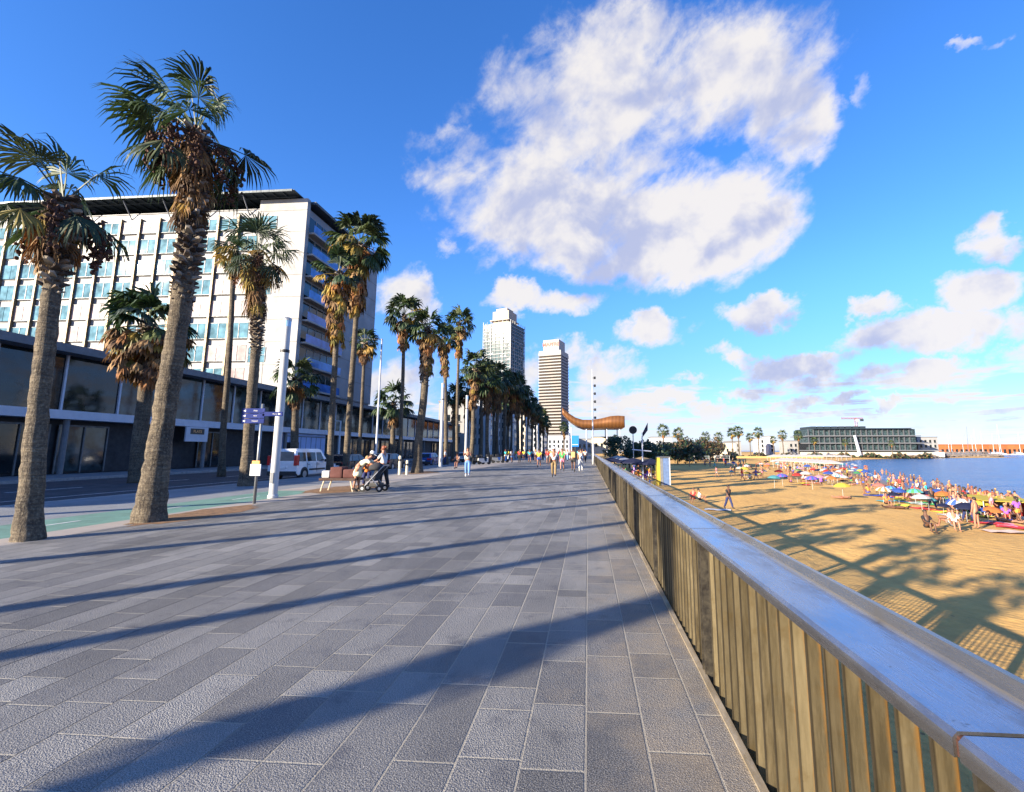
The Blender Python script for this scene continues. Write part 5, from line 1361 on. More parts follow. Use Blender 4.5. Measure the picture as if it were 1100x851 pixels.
AW = 0.0; TO = math.pi  # facing away (+Y) / towards the camera
put(P_('person', pose_joints(lean=3, head=8, legs=((14, 4), (-10, 8)), arms=((60, 95, 12), (60, 90, 12)), female=True), 'woman in loose blue jeans and pale pink top with both hands raised to her face', 'tank', 'trousers', 'long', 1, 'beige', 'denim', 0, shoes='white', female=True), 502, 512, TO+.2)
put(P_('person', pose_joints(lean=58, head=-8, legs=((6, 8), (-4, 6)), arms=((62, 8, 6), (55, 20, 8))), 'person in long cream dress and white cap bending forward beside the pushchair', 'tee', None, 'short', 1, 'cream', 'cream', 0, hat='white', dress=True), 383, 528, R(-80))
put(P_('person', pose_joints(lean=4, legs=((8, 4), (-10, 6)), arms=((38, 35, 6), (34, 38, 6)), female=True), 'auburn haired woman in white shirt and black trousers standing behind the pushchair', 'tee', 'trousers', 'bun', 1, 'white', 'black', 1, female=True), 411, 526, R(75))
put(P_('person', pose_joints(lean=30, head=5, legs=((95, 105), (80, 95)), arms=((60, 30, 6), (40, 50, 6)), female=True), 'woman with long fair hair in orange top crouching behind the bending person', 'tee', 'trousers', 'long', 1, 'orange', 'navy', 2, female=True), 394, 524, R(200))
put(P_('person', pose_joints(**WALK1), 'man in white shirt, khaki trousers and white cap carrying a black shoulder bag', 'tee', 'trousers', 'short', 0, 'white', 'khaki', 0, hat='white', extra=sidebag('black')), 595, 513, TO)
put(P_('person', pose_joints(**WALK2), 'walker in yellow shirt and blue shorts left of the white capped man', 'tee', 'shorts', 'short', 0, 'yellow', 'blue', 0), 579, 502, AW)
put(P_('person', pose_joints(**WALK1), 'walker in teal shirt and dark shorts left of the yellow shirt', 'tee', 'shorts', 'short', 0, 'teal', 'navy', 0), 569, 497.5, AW+.2)
put(P_('person', pose_joints(**STAND), 'person in red top just behind the white capped man', 'tee', 'shorts', 'short', 0, 'red', 'grey', 0), 588.5, 499, AW)
put(P_('person', pose_joints(**WALK2, female=True), 'person in green top and coral shorts beside the white capped man', 'tee', 'shorts', 'long', 1, 'green', 'pink', 0, female=True), 604, 506, TO)
put(P_('person', pose_joints(**WALK1), 'broad walker in dark clothes with tan backpack near the railing', 'tee', 'shorts', 'short', 2, 'black', 'black', 0, extra=backpack('tan')), 616, 507, AW)
put(P_('person', pose_joints(**WALK2, female=True), 'slim walker in white top and white trousers next to the railing', 'tank', 'trousers', 'short', 1, 'white', 'white', 0, shoes='white', female=True), 624, 506.5, AW)
put(P_('person', pose_joints(**WALK1), 'walker in pale blue and white top beside the scooters', 'tee', 'shorts', 'short', 0, 'white', 'denim', 0), 550, 497.5, TO)
put(P_('person', pose_joints(**STAND), 'walker in dark red top right of the white topped one by the scooters', 'tee', 'trousers', 'short', 2, 'red', 'black', 0), 558, 496.8, TO)
put(P_('person', pose_joints(lean=20, legs=((85, 80), (80, 85)), arms=((40, 40, 8), (40, 40, 8))), 'person in beige top sitting at a palm foot left of the woman in jeans', 'tee', 'shorts', 'short', 0, 'beige', 'black', 0), 492, 503.5, R(170))
put(P_('person', pose_joints(**STAND), 'person in white shirt and dark trousers behind the white lamp column', 'tee', 'trousers', 'short', 0, 'white', 'navy', 0), 478, 499.5, R(100))
# farther walkers, small in the picture: copies
def variant(root, loc, rz, skin, top, bot, hair, label, group, s=1.0):
    ms = {'body': SK[skin], 'hair': HAIR[hair]}
    for k in ('shirt', 'dress'): ms[k] = CL[top] if top else None
    for k in ('trousers', 'shorts', 'swim_trunks', 'bikini_bottom'): ms[k] = CL[bot] if bot else None
    o = dup(root, loc, rz, label, s, ms); o['group'] = group; return o
proto = {}
proto['walker'] = P_('person', pose_joints(**WALK1), '', 'tee', 'trousers', 'short', 0, sub=1, group='x')
proto['walker2'] = P_('person', pose_joints(**WALK2, female=True), '', 'tee', 'shorts', 'long', 0, female=True, group='x')
proto['bather'] = P_('person', pose_joints(**STAND), '', None, 'trunks', 'short', 0, shoes=None, group='x')
proto['batherwalk'] = P_('person', pose_joints(**WALK1), '', None, 'trunks', 'short', 0, shoes=None, group='x')
proto['batherw'] = P_('person', pose_joints(**STAND, female=True), '', 'tank', 'briefs', 'long', 0, shoes=None, female=True, group='x')
proto['sitter'] = P_('person', pose_joints(lean=-8, legs=((112, 100), (118, 108)), arms=((38, 40, 8), (42, 36, 8))), '', 'tee', 'trunks', 'short', 0, shoes=None, group='x')
proto['sitterback'] = P_('person', pose_joints(lean=-28, legs=((86, 4), (96, 22)), arms=((-38, -2, 14), (-38, -2, 14))), '', None, 'trunks', 'short', 0, shoes=None, group='x')
proto['lying'] = P_('person', pose_joints(lean=0, legs=((3, 2), (8, 14)), arms=((4, 2, 14), (6, 4, 16))), '', None, 'trunks', 'short', 0, shoes=None, lying=True, group='x')
proto['wader'] = P_('person', pose_joints(lean=4, legs=((8, 4), (-4, 4)), arms=((30, 30, 30), (18, 40, 30))), '', None, 'trunks', 'short', 0, shoes=None, wade=.75, group='x')
rp = random.Random(11)
far = 'people strolling far along the promenade'
spots = [(543, 495), (546, 495.4), (562, 494.8), (572, 494), (583, 494), (591, 494.5), (597, 494), (601, 495), (607, 494.6), (610, 495.5), (613, 494), (626, 495.5), (629, 497), (621, 494), (594, 496.5), (586, 496), (575, 496.2), (554, 494), (566, 493.6), (604, 493.4), (616, 493), (624, 493), (538, 494.2), (610, 492.5), (590, 492.6), (580, 492.4), (629, 493)]
tops = ['white', 'red', 'grey', 'blue', 'black', 'pink', 'cream', 'teal', 'orange', 'navy', 'yellow']
for i, (x, y) in enumerate(spots):
    tcn = tops[rp.randrange(len(tops))]; bcn = rp.choice(['navy', 'black', 'khaki', 'denim', 'white'])
    variant(proto[rp.choice(['walker', 'walker2'])], gnd(x+rp.uniform(-.6, .6), y), rp.choice([0, math.pi])+rp.uniform(-.3, .3), rp.randrange(3), tcn, bcn, rp.randrange(3), f'distant stroller in {tcn} top and {bcn} legwear on the promenade', far)
# ------------------------------------------------------------------ beach
UC = {'red': (.42, .035, .03), 'orange': (.55, .17, .04), 'yellow': (.60, .48, .06), 'green': (.06, .26, .09), 'turquoise': (.08, .30, .34), 'blue': (.035, .09, .36), 'purple': (.17, .07, .34), 'pink': (.55, .27, .30), 'white': (.55, .53, .50), 'coral': (.52, .18, .14), 'navy': (.008, .012, .05)}
def cloth2(n):
    k = 'parasol_cloth_'+n
    if k in _mc: return _mc[k]
    m, t, p = newmat(k); tc = t.node('ShaderNodeTexCoord').outputs['Object']
    c = t.mix(t.mapr(t.noise(tc, 2.5, 3), .3, .7), sc(UC[n], .85), UC[n]); t.put(p.inputs['Base Color'], c); p.inputs['Roughness'].default_value = .8
    tr = t.node('ShaderNodeBsdfTranslucent'); t.put(tr.inputs[0], c); mx = t.node('ShaderNodeMixShader'); mx.inputs[0].default_value = .3
    t.l.new(p.outputs[0], mx.inputs[1]); t.l.new(tr.outputs[0], mx.inputs[2]); t.l.new(mx.outputs[0], t.n['Material Output'].inputs[0]); _mc[k] = m; return m
def striped(n1, n2):
    k = f'striped_{n1}_{n2}'
    if k in _mc: return _mc[k]
    m, t, p = newmat(k); tc = t.node('ShaderNodeTexCoord').outputs['Object']; x, y, z = t.sep(tc)
    a = t.m('FRACT', t.m('MULTIPLY', t.m('ARCTAN2', y, x), 4/math.pi)); t.put(p.inputs['Base Color'], t.mix(t.m('GREATER_THAN', a, .5), UC[n1], UC[n2])); p.inputs['Roughness'].default_value = .8
    _mc[k] = m; return m
def parasol(rad=1.0, hz=2.0):
    t = thing('beach_parasol', '', 'parasol', (0, 0, 0), 0, 'beach parasols')
    b = MB(); n = 16; rings = [(.02, hz+.02), (rad*.35, hz-.05), (rad*.7, hz-.19), (rad, hz-.42)]
    vs = []
    for r_, z in rings:
        for k in range(n):
            a = 2*math.pi*k/n; rr_ = r_*(1 if k % 2 == 0 else .95); vs.append((rr_*math.cos(a), rr_*math.sin(a), z-(0 if k % 2 == 0 else .0)))
    fs = [(i*n+k, i*n+(k+1) % n, (i+1)*n+(k+1) % n, (i+1)*n+k) for i in range(3) for k in range(n)]+[tuple(range(n-1, -1, -1))]
    m0 = len(vs); b.add(vs, fs)
    for k in range(n):
        a = 2*math.pi*k/n; a2 = 2*math.pi*(k+1)/n; r1_ = rad*(1 if k % 2 == 0 else .95); r2_ = rad*(.95 if k % 2 == 0 else 1)
        b.add([(r1_*math.cos(a), r1_*math.sin(a), hz-.42), (r2_*math.cos(a2), r2_*math.sin(a2), hz-.42), (r2_*math.cos(a2), r2_*math.sin(a2), hz-.52), (r1_*math.cos(a), r1_*math.sin(a), hz-.52)], [(0, 1, 2, 3)])
    b.build('canopy', cloth2('red'), t, fix=False)
    b = MB(); b.cyl((0, 0, -.15), (0, 0, hz+.08), .02, n=6); b.build('pole', M_lamp, t)
    b = MB()
    for k in range(8): a = math.pi*k/4; b.cyl((0, 0, hz-.12), (rad*.9*math.cos(a), rad*.9*math.sin(a), hz-.40), .008, n=3)
    b.build('ribs', M_rim, t)
    return t
pp = parasol()
pg = 'parasols'
def put_par(px, py, c, lb, s=1.0, tilt=0, c2=None, group='colourful parasols on the beach'):
    s *= .62*rp.uniform(.85, 1.1); g = onsand(px, py+3); g = onsand(px, py+1.25*s*509/g.y*.9+1); o = dup(pp, g, rp.uniform(0, 6), lb, s, {'canopy': striped(c, c2) if c2 else cloth2(c)})
    o.rotation_euler = (R(tilt), R(rp.uniform(-6, 6)), rp.uniform(0, 6)); o['group'] = group; return o
# individually read parasols
for px, py, c, c2, s, lb in [
  (938, 523, 'purple', 'blue', 1.15, None), (906, 527, 'yellow', None, 1.1, 'yellow parasol in the middle of the beach'),
  (832, 517, 'turquoise', None, 1.2, 'turquoise parasol at the left end of the packed sunbathers'), (841, 515, 'purple', 'blue', 1.1, 'purple parasol right behind the turquoise one'),
  (873, 518, 'blue', 'purple', 1.15, 'blue and violet parasol in front of the coral ones'), (866, 516, 'coral', 'white', 1.1, 'coral and white parasol left of the blue and violet one'), (881, 515, 'pink', None, 1.1, 'pink parasol right of the blue and violet one'),
  (889, 508, 'red', None, 1.1, 'red parasol behind the pink one'), (894, 516, 'orange', None, 1.1, 'orange parasol left of the yellow one'), (900, 514, 'turquoise', 'white', 1.0, 'turquoise and white parasol just above the yellow one'), (903, 509, 'white', None, 1.3, 'broad white parasol behind the turquoise and white one'),
  (824, 497, 'green', None, 1.2, 'green parasol among the pale ones of the far beach'), (830, 496, 'turquoise', 'white', 1.1, 'turquoise and white parasol right of the green one'),
  (802, 502, 'pink', 'white', 1.1, 'pink and white parasol at the left of the far pale group'), (818, 499, 'coral', 'white', 1.1, 'coral parasol left of the green one'),
  (984, 533, 'green', 'turquoise', 1.2, 'green parasol by the waterline left of the crowd'), (1002, 535, 'red', None, 1.0, 'red parasol at the waterline among the crowd'), (998, 541, 'turquoise', None, 1.0, 'bright turquoise parasol in front of the red one'),
  (991, 540, 'white', None, 1.0, 'white parasol left of the bright turquoise one'), (1008, 532, 'blue', None, 1.15, 'blue parasol right of the red one at the water'), (1034, 548, 'blue', 'white', 1.1, 'blue and white parasol behind the standing bathers'),
  (1057, 541, 'orange', None, 1.1, 'orange parasol near the right edge at the water'), (1064, 543, 'orange', 'yellow', 1.0, 'orange and yellow parasol right of the plain orange one'), (1051, 538, 'red', 'orange', 1.0, 'red and orange parasol left of the plain orange one'), (1054, 546, 'yellow', None, .9, 'small yellow parasol below the red and orange one'),
  (966, 532, 'blue', None, 1.0, 'blue parasol near the water left of the green one'), (957, 528, 'blue', 'turquoise', 1.0, 'blue and turquoise parasol left of the plain blue one'), (949, 531, 'orange', 'white', 1.0, 'orange and white parasol in the gap left of the blue ones'), (945, 525, 'coral', None, 1.0, 'coral parasol beside the purple one'), (1015, 536, 'orange', None, 1.0, 'orange parasol right of the blue one at the water'),
  (711, 519, 'yellow', None, .8, None)]:
    if lb: put_par(px, py, c, lb, s, 0, c2)
cols = ['white', 'white', 'white', 'pink', 'coral', 'red', 'blue', 'white', 'orange', 'turquoise', 'white', 'green', 'yellow', 'navy']
for i in range(66):
    px = rp.uniform(782, 935); py = rp.uniform(494.5, 512)+ (px-796)*.035
    c = rp.choice(cols); put_par(px, py, c, f'small {c} parasol in the packed middle of the beach', rp.uniform(.85, 1.2))
for i in range(12):
    px = rp.uniform(940, 1098); py = 524+(px-940)*.19+rp.uniform(-2, 9); c = rp.choice(['blue', 'red', 'orange', 'white', 'navy', 'green', 'yellow', 'turquoise'])
    put_par(px, py, c, f'{c} parasol in the crowd along the waterline', rp.uniform(.75, 1.0))
# long rows of white lounger canopies
canp = thing('shade_canopy', '', 'canopy', (0, 0, 0), 0, 'x')
b = MB(); b.add([(-2, -1.6, 2.1), (2, -1.6, 2.1), (2, 1.6, 2.1), (-2, 1.6, 2.1), (0, 0, 2.75), (-2, -1.6, 1.9), (2, -1.6, 1.9), (2, 1.6, 1.9), (-2, 1.6, 1.9)], [(0, 1, 4), (1, 2, 4), (2, 3, 4), (3, 0, 4), (0, 5, 6, 1), (1, 6, 7, 2), (2, 7, 8, 3), (3, 8, 5, 0)]); b.build('canopy', cloth2('white'), canp, fix=False)
for x in (-1.9, 1.9):
    for y in (-1.5, 1.5): b = MB(); b.cyl((x, y, 0), (x, y, 2.05), .04, n=5); b.build('post', M_lamp, canp)
for i in range(15):
    px = 832+i*5.4; py = 496.5-i*.05
    dup(canp, onsand(px, py), rp.uniform(-.1, .1), 'white square shade canopy in the long back row of the beach', 1.05)['group'] = 'white shade canopies in rows on the beach'
for i in range(12):
    px = 842+i*4.6; py = 503.5+i*.35
    dup(canp, onsand(px, py), rp.uniform(-.1, .1), 'white square shade canopy in the nearer row by the packed sunbathers', .95)['group'] = 'white shade canopies in rows on the beach'
# yellow awning and small blue tents near the right edge
g = onsand(1074, 556)
t = thing('beach_awning', 'low yellow awning with red side cloth near the right edge of the beach', 'awning', g, R(-8))
b = MB(); b.add([(-1.6, -1.2, 1.25), (1.9, -1.2, 1.15), (1.9, 1.2, 1.35), (-1.6, 1.2, 1.5), (-1.6, -1.2, 1.29), (1.9, -1.2, 1.19), (1.9, 1.2, 1.39), (-1.6, 1.2, 1.54)], [(0, 1, 2, 3), (4, 7, 6, 5), (0, 4, 5, 1), (1, 5, 6, 2), (2, 6, 7, 3), (3, 7, 4, 0)]); b.build('roof', cloth2('yellow'), t)
b = MB(); b.box(1.55, -1.1, .1, 1.6, 1.1, 1.2); b.build('side_cloth', cloth2('red'), t)
for x, y, z in ((-1.55, -1.15, 1.25), (1.85, -1.15, 1.15), (1.85, 1.15, 1.35), (-1.55, 1.15, 1.5)): b = MB(); b.cyl((x, y, -.05), (x, y, z), .025, n=6); b.build('post', M_lamp, t)
def dome(label, px, py, r_, c):
    g = onsand(px, py); t = thing('beach_tent', label, 'beach tent', g, rp.uniform(0, 3), 'pop-up beach tents')
    b = MB(); vs = []; n = 12
    for i in range(6):
        a = R(90*i/5)
        for k in range(n+1): th = R(-20+220*k/n); vs.append((r_*math.cos(a)*math.cos(th), r_*math.cos(a)*math.sin(th), r_*.95*math.sin(a)))
    b.add(vs, [(i*(n+1)+k, i*(n+1)+k+1, (i+1)*(n+1)+k+1, (i+1)*(n+1)+k) for i in range(5) for k in range(n)]); b.build('shell', cloth2(c), t, fix=False, smooth=True)
    b = MB(); b.tube([(r_*math.cos(R(a))*1.0, 0 - r_*.34*math.cos(R(a))*1, r_*math.sin(R(a))*.95) for a in range(0, 181, 20)], .02, 5); b.build('pole', M_rim, t)
dome('small royal blue tent left of the yellow awning', 1058, 546, .75, 'blue'); dome('larger royal blue tent behind the yellow awning', 1070, 541, .9, 'blue')
# towels
def towel_mb():
    b = MB(); vs = []
    for j in range(7):
        for i in range(4): vs.append((-.45+.3*i, -.9+.3*j, .015+.02*math.sin(i*2+j*1.7)))
    k = len(vs); vs += [(x, y, z-.012) for x, y, z in vs]
    fs = [(j*4+i, j*4+i+1, j*4+i+5, j*4+i+4) for j in range(6) for i in range(3)]; fs += [(k+a, k+d, k+c, k+b_) for a, b_, c, d in fs]
    b.add(vs, fs); return b
tw = towel_mb().build('beach_towel', CL['white']); tag(tw, '', 'towel')
def towel(px, py, c, lb=None, rz=None):
    g = onsand(px, py); o = tw.copy(); col.objects.link(o); o.location = g+Vector((0, 0, .06)); o.rotation_euler.z = rp.uniform(0, 3) if rz is None else rz
    o.material_slots[0].link = 'OBJECT'; o.material_slots[0].material = CL[c]; o['label'] = lb or f'{c} towel spread on the sand among the sunbathers'; o['group'] = 'towels on the sand'; return o
towel(771, 548.5, 'white', 'pale towel on the sand left of the lone standing person', 1.3); towel(1078, 572, 'beige', 'beige towel in front of the bather in black trunks', 1.5); towel(1062, 563, 'red', 'red towel right behind the bather in black trunks', 1.4)
for i in range(34):
    px = rp.uniform(850, 1095); lo = 513 if px < 930 else 527+(px-930)*.2; py = lo+rp.uniform(0, 9); towel(px, py, rp.choice(['white', 'blue', 'red', 'teal', 'orange', 'pink', 'yellow', 'navy', 'green']))
# individuals on the sand
bg_ = 'bathers and sunbathers on the beach'
def bp(kind, px, py, skin, top, bot, lb, rz=None, s=1.0, hair=0, z=None, group=bg_):
    g = onsand(px, py) if z is None else gnd(px, py, z)
    return variant(proto[kind], g, rp.uniform(0, 6.28) if rz is None else rz, skin, top, bot, hair, lb, group, s)
bp('walker', 783, 547.5, 2, 'black', 'navy', 'lone person in black top standing on the open sand', TO+.5)
bp('sitter', 745, 539.5, 1, 'red', 'red', 'sunbather in red hunched on the sand close to the railing', 2.6)
bp('sitter', 752, 540.5, 1, 'white', 'black', 'person in white top and black trunks sitting near the railing', -1.6)
bp('walker2', 770, 513, 1, 'pink', 'grey', 'person in pink top walking alone across the open sand', 1.5)
bp('lying', 905, 541-5, 1, None, 'red', 'sunbather lying alone on the open sand left of the crowd', 1.6)
bp('sitter', 953, 545, 0, 'orange', 'black', 'sunbather in orange sitting in front of the crowd', TO)
bp('lying', 963, 547, 2, None, 'black', 'sunbather in black trunks lying beside the orange one', 1.3)
bp('sitter', 997, 572, 2, 'black', 'black', 'person all in black crouching alone nearest on the open sand', TO)
bp('bather', 1051-1, 568, 1, None, 'black', 'bather in black trunks standing with bare back at the right', AW+.4)
bp('walker', 1002, 548, 2, 'black', 'navy', 'person in dark clothes standing in front of the waterline crowd', TO)
for x, y, k, s_, tp, bt, lb in [(1027, 556, 'batherw', 1, 'navy', 'navy', 'woman in navy swimsuit standing left of the group at the blue parasol'), (1033, 560, 'walker2', 1, 'grey', 'denim', 'person in grey top standing left of the one in white'), (1038, 557, 'bather', 0, None, 'blue', 'bather in blue trunks in the standing group'), (1041, 562, 'walker', 0, 'white', 'navy', 'person in white shirt right behind the seated couple'), (1020, 567, 'sitter', 0, 'white', 'white', 'person in white sitting at the left of the seated pair'), (1026, 570, 'sitter', 1, 'white', 'grey', 'person in white top and grey shorts sitting at the right of the pair'), (1067, 552, 'sitterback', 0, None, 'red', 'sunbather in red trunks leaning back under the yellow awning'), (1085, 562, 'lying', 1, None, 'blue', 'sunbather in blue trunks lying right of the beige towel')]:
    bp(k, x, y, s_, tp, bt, lb)
swim = ['red', 'blue', 'black', 'navy', 'orange', 'pink', 'white', 'green', 'teal', 'purple']
def auto(kind, px, py, where, z=None, scale=1.0, group=bg_):
    s_ = rp.choice([0, 0, 1, 2]); bt = rp.choice(swim); tp = rp.choice(swim+['white', 'yellow'])
    verb = {'bather': 'standing', 'batherw': 'standing', 'batherwalk': 'walking', 'walker': 'walking', 'walker2': 'walking', 'sitter': 'sitting', 'sitterback': 'leaning back', 'lying': 'lying', 'wader': 'wading'}[kind]
    who = {'bather': f'bather in {bt} trunks', 'batherw': f'woman in {tp} and {bt} bikini', 'batherwalk': f'bather in {bt} trunks', 'walker': f'person in {tp} top', 'walker2': f'person in {tp} top', 'sitter': f'person in {tp} top', 'sitterback': f'sunbather in {bt} trunks', 'lying': f'sunbather in {bt} trunks', 'wader': f'bather in {bt} trunks'}[kind]
    return bp(kind, px, py, s_, tp, bt, f'{who} {verb} {where}', None, scale, rp.randrange(3), z, group)
for i in range(80):   # waterline crowd
    px = 925+ (rp.random()**.85)*172; py = 519+(px-925)*.205+rp.gauss(3.5, 3.4)
    auto(rp.choice(['bather', 'batherw', 'sitter', 'sitter', 'sitterback', 'batherwalk', 'walker2', 'lying']), px, min(py, 563), 'in the crowd along the waterline')
for i in range(72):   # packed middle
    px = rp.uniform(785, 932); py = rp.uniform(498, 517)+(px-800)*.05
    auto(rp.choice(['sitter', 'sitter', 'sitterback', 'bather', 'batherw', 'lying', 'walker2']), px, py, 'among the packed sunbathers mid-beach')
for i in range(46):   # in the water
    px = rp.uniform(918, 1098); base = 510 if px < 930 else 510+(px-930)*.26; py = base-rp.uniform(.5, 11)*(.4+(px-918)/200)
    auto('wader', px, max(py, 499), 'in the shallow water', SEAZ, 1.0, 'bathers in the sea')
for i in range(16):
    px = rp.uniform(738, 800); auto(rp.choice(['bather', 'walker', 'batherwalk', 'walker2']), px, rp.uniform(495.5, 502), 'far across the open sand')
tg = 'people at the beach-level terrace beside the railing'
for i in range(26):
    px = rp.uniform(650, 716); py = rp.uniform(505, 512)+(px-650)*.20*rp.uniform(.4, 1)
    g = onsand(px, py)
    if g.x < 2.2: continue
    auto(rp.choice(['walker', 'walker2', 'sitter', 'walker']), px, py, 'at the terrace below the railing', None, 1.0, tg)
# ---- terrace items beyond the railing
def big_parasol(label, px, py, c, s=1.0):
    g = onsand(px, py); t = thing('terrace_parasol', label, 'parasol', g, rp.uniform(0, 1), 'large dark terrace parasols'); w_ = 1.9*s
    b = MB(); b.add([(-w_, -w_, 2.5), (w_, -w_, 2.5), (w_, w_, 2.5), (-w_, w_, 2.5), (0, 0, 3.15), (-w_, -w_, 2.3), (w_, -w_, 2.3), (w_, w_, 2.3), (-w_, w_, 2.3)], [(0, 1, 4), (1, 2, 4), (2, 3, 4), (3, 0, 4), (0, 5, 6, 1), (1, 6, 7, 2), (2, 7, 8, 3), (3, 8, 5, 0)]); b.build('canopy', c, t, fix=False)
    b = MB(); b.cyl((0, 0, 0), (0, 0, 3.2), .04, n=8); b.build('pole', M_rim, t)
    b = MB(); b.bevbox(-.4, -.4, 0, .4, .4, .12, .03); b.build('base', M_podr, t)
for px, py, c, lb in [(657, 511, cloth2('navy'), 'navy terrace parasol nearest the floodlight mast'), (668, 510, CL['grey'], 'grey terrace parasol right of the navy one'), (681, 514, cloth2('navy'), 'navy terrace parasol left of the white cross-armed mast'), (700, 517, cloth2('navy'), 'navy terrace parasol right of the white cross-armed mast'), (690, 509, CL['khaki'], 'brown terrace parasol behind the navy ones'), (664, 504, cloth2('white'), 'white terrace parasol at the back of the terrace')]:
    big_parasol(lb, px, py, c, 1.0)
# dark bushy tree clump behind the terrace
def bush_tree(label, px, py, Ht, rad, seed, cols_, cat='tree', n=1500, group='trees behind the beach', z=None):
    r = random.Random(seed); g = onsand(px, py)
    t = thing('leafy_tree', label, cat, g, 0, group)
    b = MB(); b.tube([(0, 0, -.3), (.1, 0, Ht*.3), (0, .1, Ht*.6)], [.22, .16, .08], 7)
    for k in range(5): a = k*1.3; b.tube([(0.05, 0, Ht*(.28+.05*k)), (math.cos(a)*rad*.6, math.sin(a)*rad*.6, Ht*(.6+.05*k))], [.09, .03], 5)
    b.build('trunk', M_bark, t)
    b = MB(); cl = [(Vector((r.gauss(0, rad*.45), r.gauss(0, rad*.45), Ht*r.uniform(.38, .92))), rad*r.uniform(.3, .5)) for _ in range(12)]
    for i in range(n):
        c, q = r.choice(cl); v = Vector((r.gauss(0, 1), r.gauss(0, 1), r.gauss(0, .8))).normalized()*q*r.uniform(.6, 1.05); p = c+v; s = rad*r.uniform(.05, .10)
        u = Vector((r.gauss(0, 1), r.gauss(0, 1), r.gauss(0, 1))).normalized(); w_ = u.orthogonal().normalized()
        b.color(sc(r.choice(cols_), r.uniform(.7, 1.3))); b.add([p-u*s, p+w_*s*.7, p+u*s, p-w_*s*.7], [(0, 1, 2, 3)])
    b.build('crown', M_frond, t, fix=False); return t
DG = [(.02, .045, .02), (.03, .06, .025), (.04, .07, .02)]; BR = [(.10, .06, .03), (.07, .07, .03), (.14, .08, .035)]
for i, (px, py, zt_, rad, cs, lb) in enumerate([(676, 503, 480, 4.0, DG, 'dark round tree left of the white cross-armed mast'), (692, 505, 475, 4.2, DG, 'dark leafy tree right behind the white cross-armed mast'), (702, 504, 477, 3.6, DG, 'dark low tree right of the cross-armed mast'), (728, 499, 475, 6.5, BR+DG, 'olive brown tree at the left of the brush line behind the beach'), (745, 496, 475, 6.5, BR, 'brown shrubby tree in the brush line behind the beach'), (757, 495, 474, 6, DG+BR, 'dark olive tree right in the brush line behind the beach'), (770, 494, 476, 6, BR, 'brown tree at the right end of the brush line'), (738, 497, 473, 5.5, DG, 'taller dark tree in the brush line'), (660, 500, 470, 4, DG, 'dark tree behind the terrace below the canopy')]):
    g = onsand(px, py); bush_tree(lb, px, py, atY(px, zt_, g.y).z-g.z, rad, 70+i, cs)
# white mast with cross arms
g = onsand(691, 517); zt_ = atY(691, 469, g.y).z-g.z; t = thing('signal_mast', 'white mast with cross arms standing on the beach beside the terrace', 'mast', g, .5)
b = MB(); b.cyl((0, 0, 0), (0, 0, zt_), .12, .09, n=10); b.build('mast', M_band, t)
za = atY(691, 485, g.y).z-g.z; b = MB(); b.cyl((-1.7, 0, za+.25), (1.5, 0, za), .09, n=8); b.build('cross_arm', M_band, t)
b = MB(); b.prism([(.1, zt_-.1), (1.0, zt_+.9), (1.05, zt_+2.0), (.1, zt_+.5)], 'y', -.02, .02); b.build('flag', cloth2('navy'), t)
b = MB(); b.cyl((0, 0, zt_), (0, 0, zt_+.6), .03, n=5); b.build('finial', M_band, t)
# round dark sign/ball on pole
g = onsand(681, 506); zt_ = atY(681, 459, g.y).z-g.z; t = thing('round_sign', 'dark round disc sign on a tall pole behind the terrace', 'sign', g)
b = MB(); b.cyl((0, 0, 0), (0, 0, zt_-1), .1, n=8); b.build('pole', M_lamp, t)
b = MB(); b.cyl((0, -.12, zt_-.6), (0, .12, zt_-.6), .85, n=24); b.build('disc', M_blk, t)
# changing cubicles: yellow / white / blue
g = onsand(714, 521.5); ww = 12.5*g.y/509; hc2 = atY(714, 491.5, g.y).z-g.z
t = thing('changing_cubicle', 'upright panelled cubicle with yellow, white and blue sides on the sand', 'cubicle', g)
b = MB(); b.bevbox(-ww/2*1.1, 0, 0, -ww/2*.62, ww, hc2, .02); b.build('yellow_panel', cloth2('yellow'), t)
b = MB(); b.bevbox(-ww/2*.60, .02, 0, -ww*.08, ww, hc2*.97, .02); b.build('white_panel', M_podr, t)
b = MB(); b.bevbox(-ww*.07, .03, 0, ww*.42, ww, hc2*.97, .02); b.build('blue_panel', mat('cubicle_blue', (.10, .16, .30), .7), t)
b = MB(); b.bevbox(ww*.43, .0, 0, ww*.52, ww, hc2, .02); b.build('edge_post', M_lamp, t)
b = MB(); b.box(-ww*.55, -.05, hc2, ww*.53, ww+.05, hc2+.08); b.build('roof', M_podr, t)
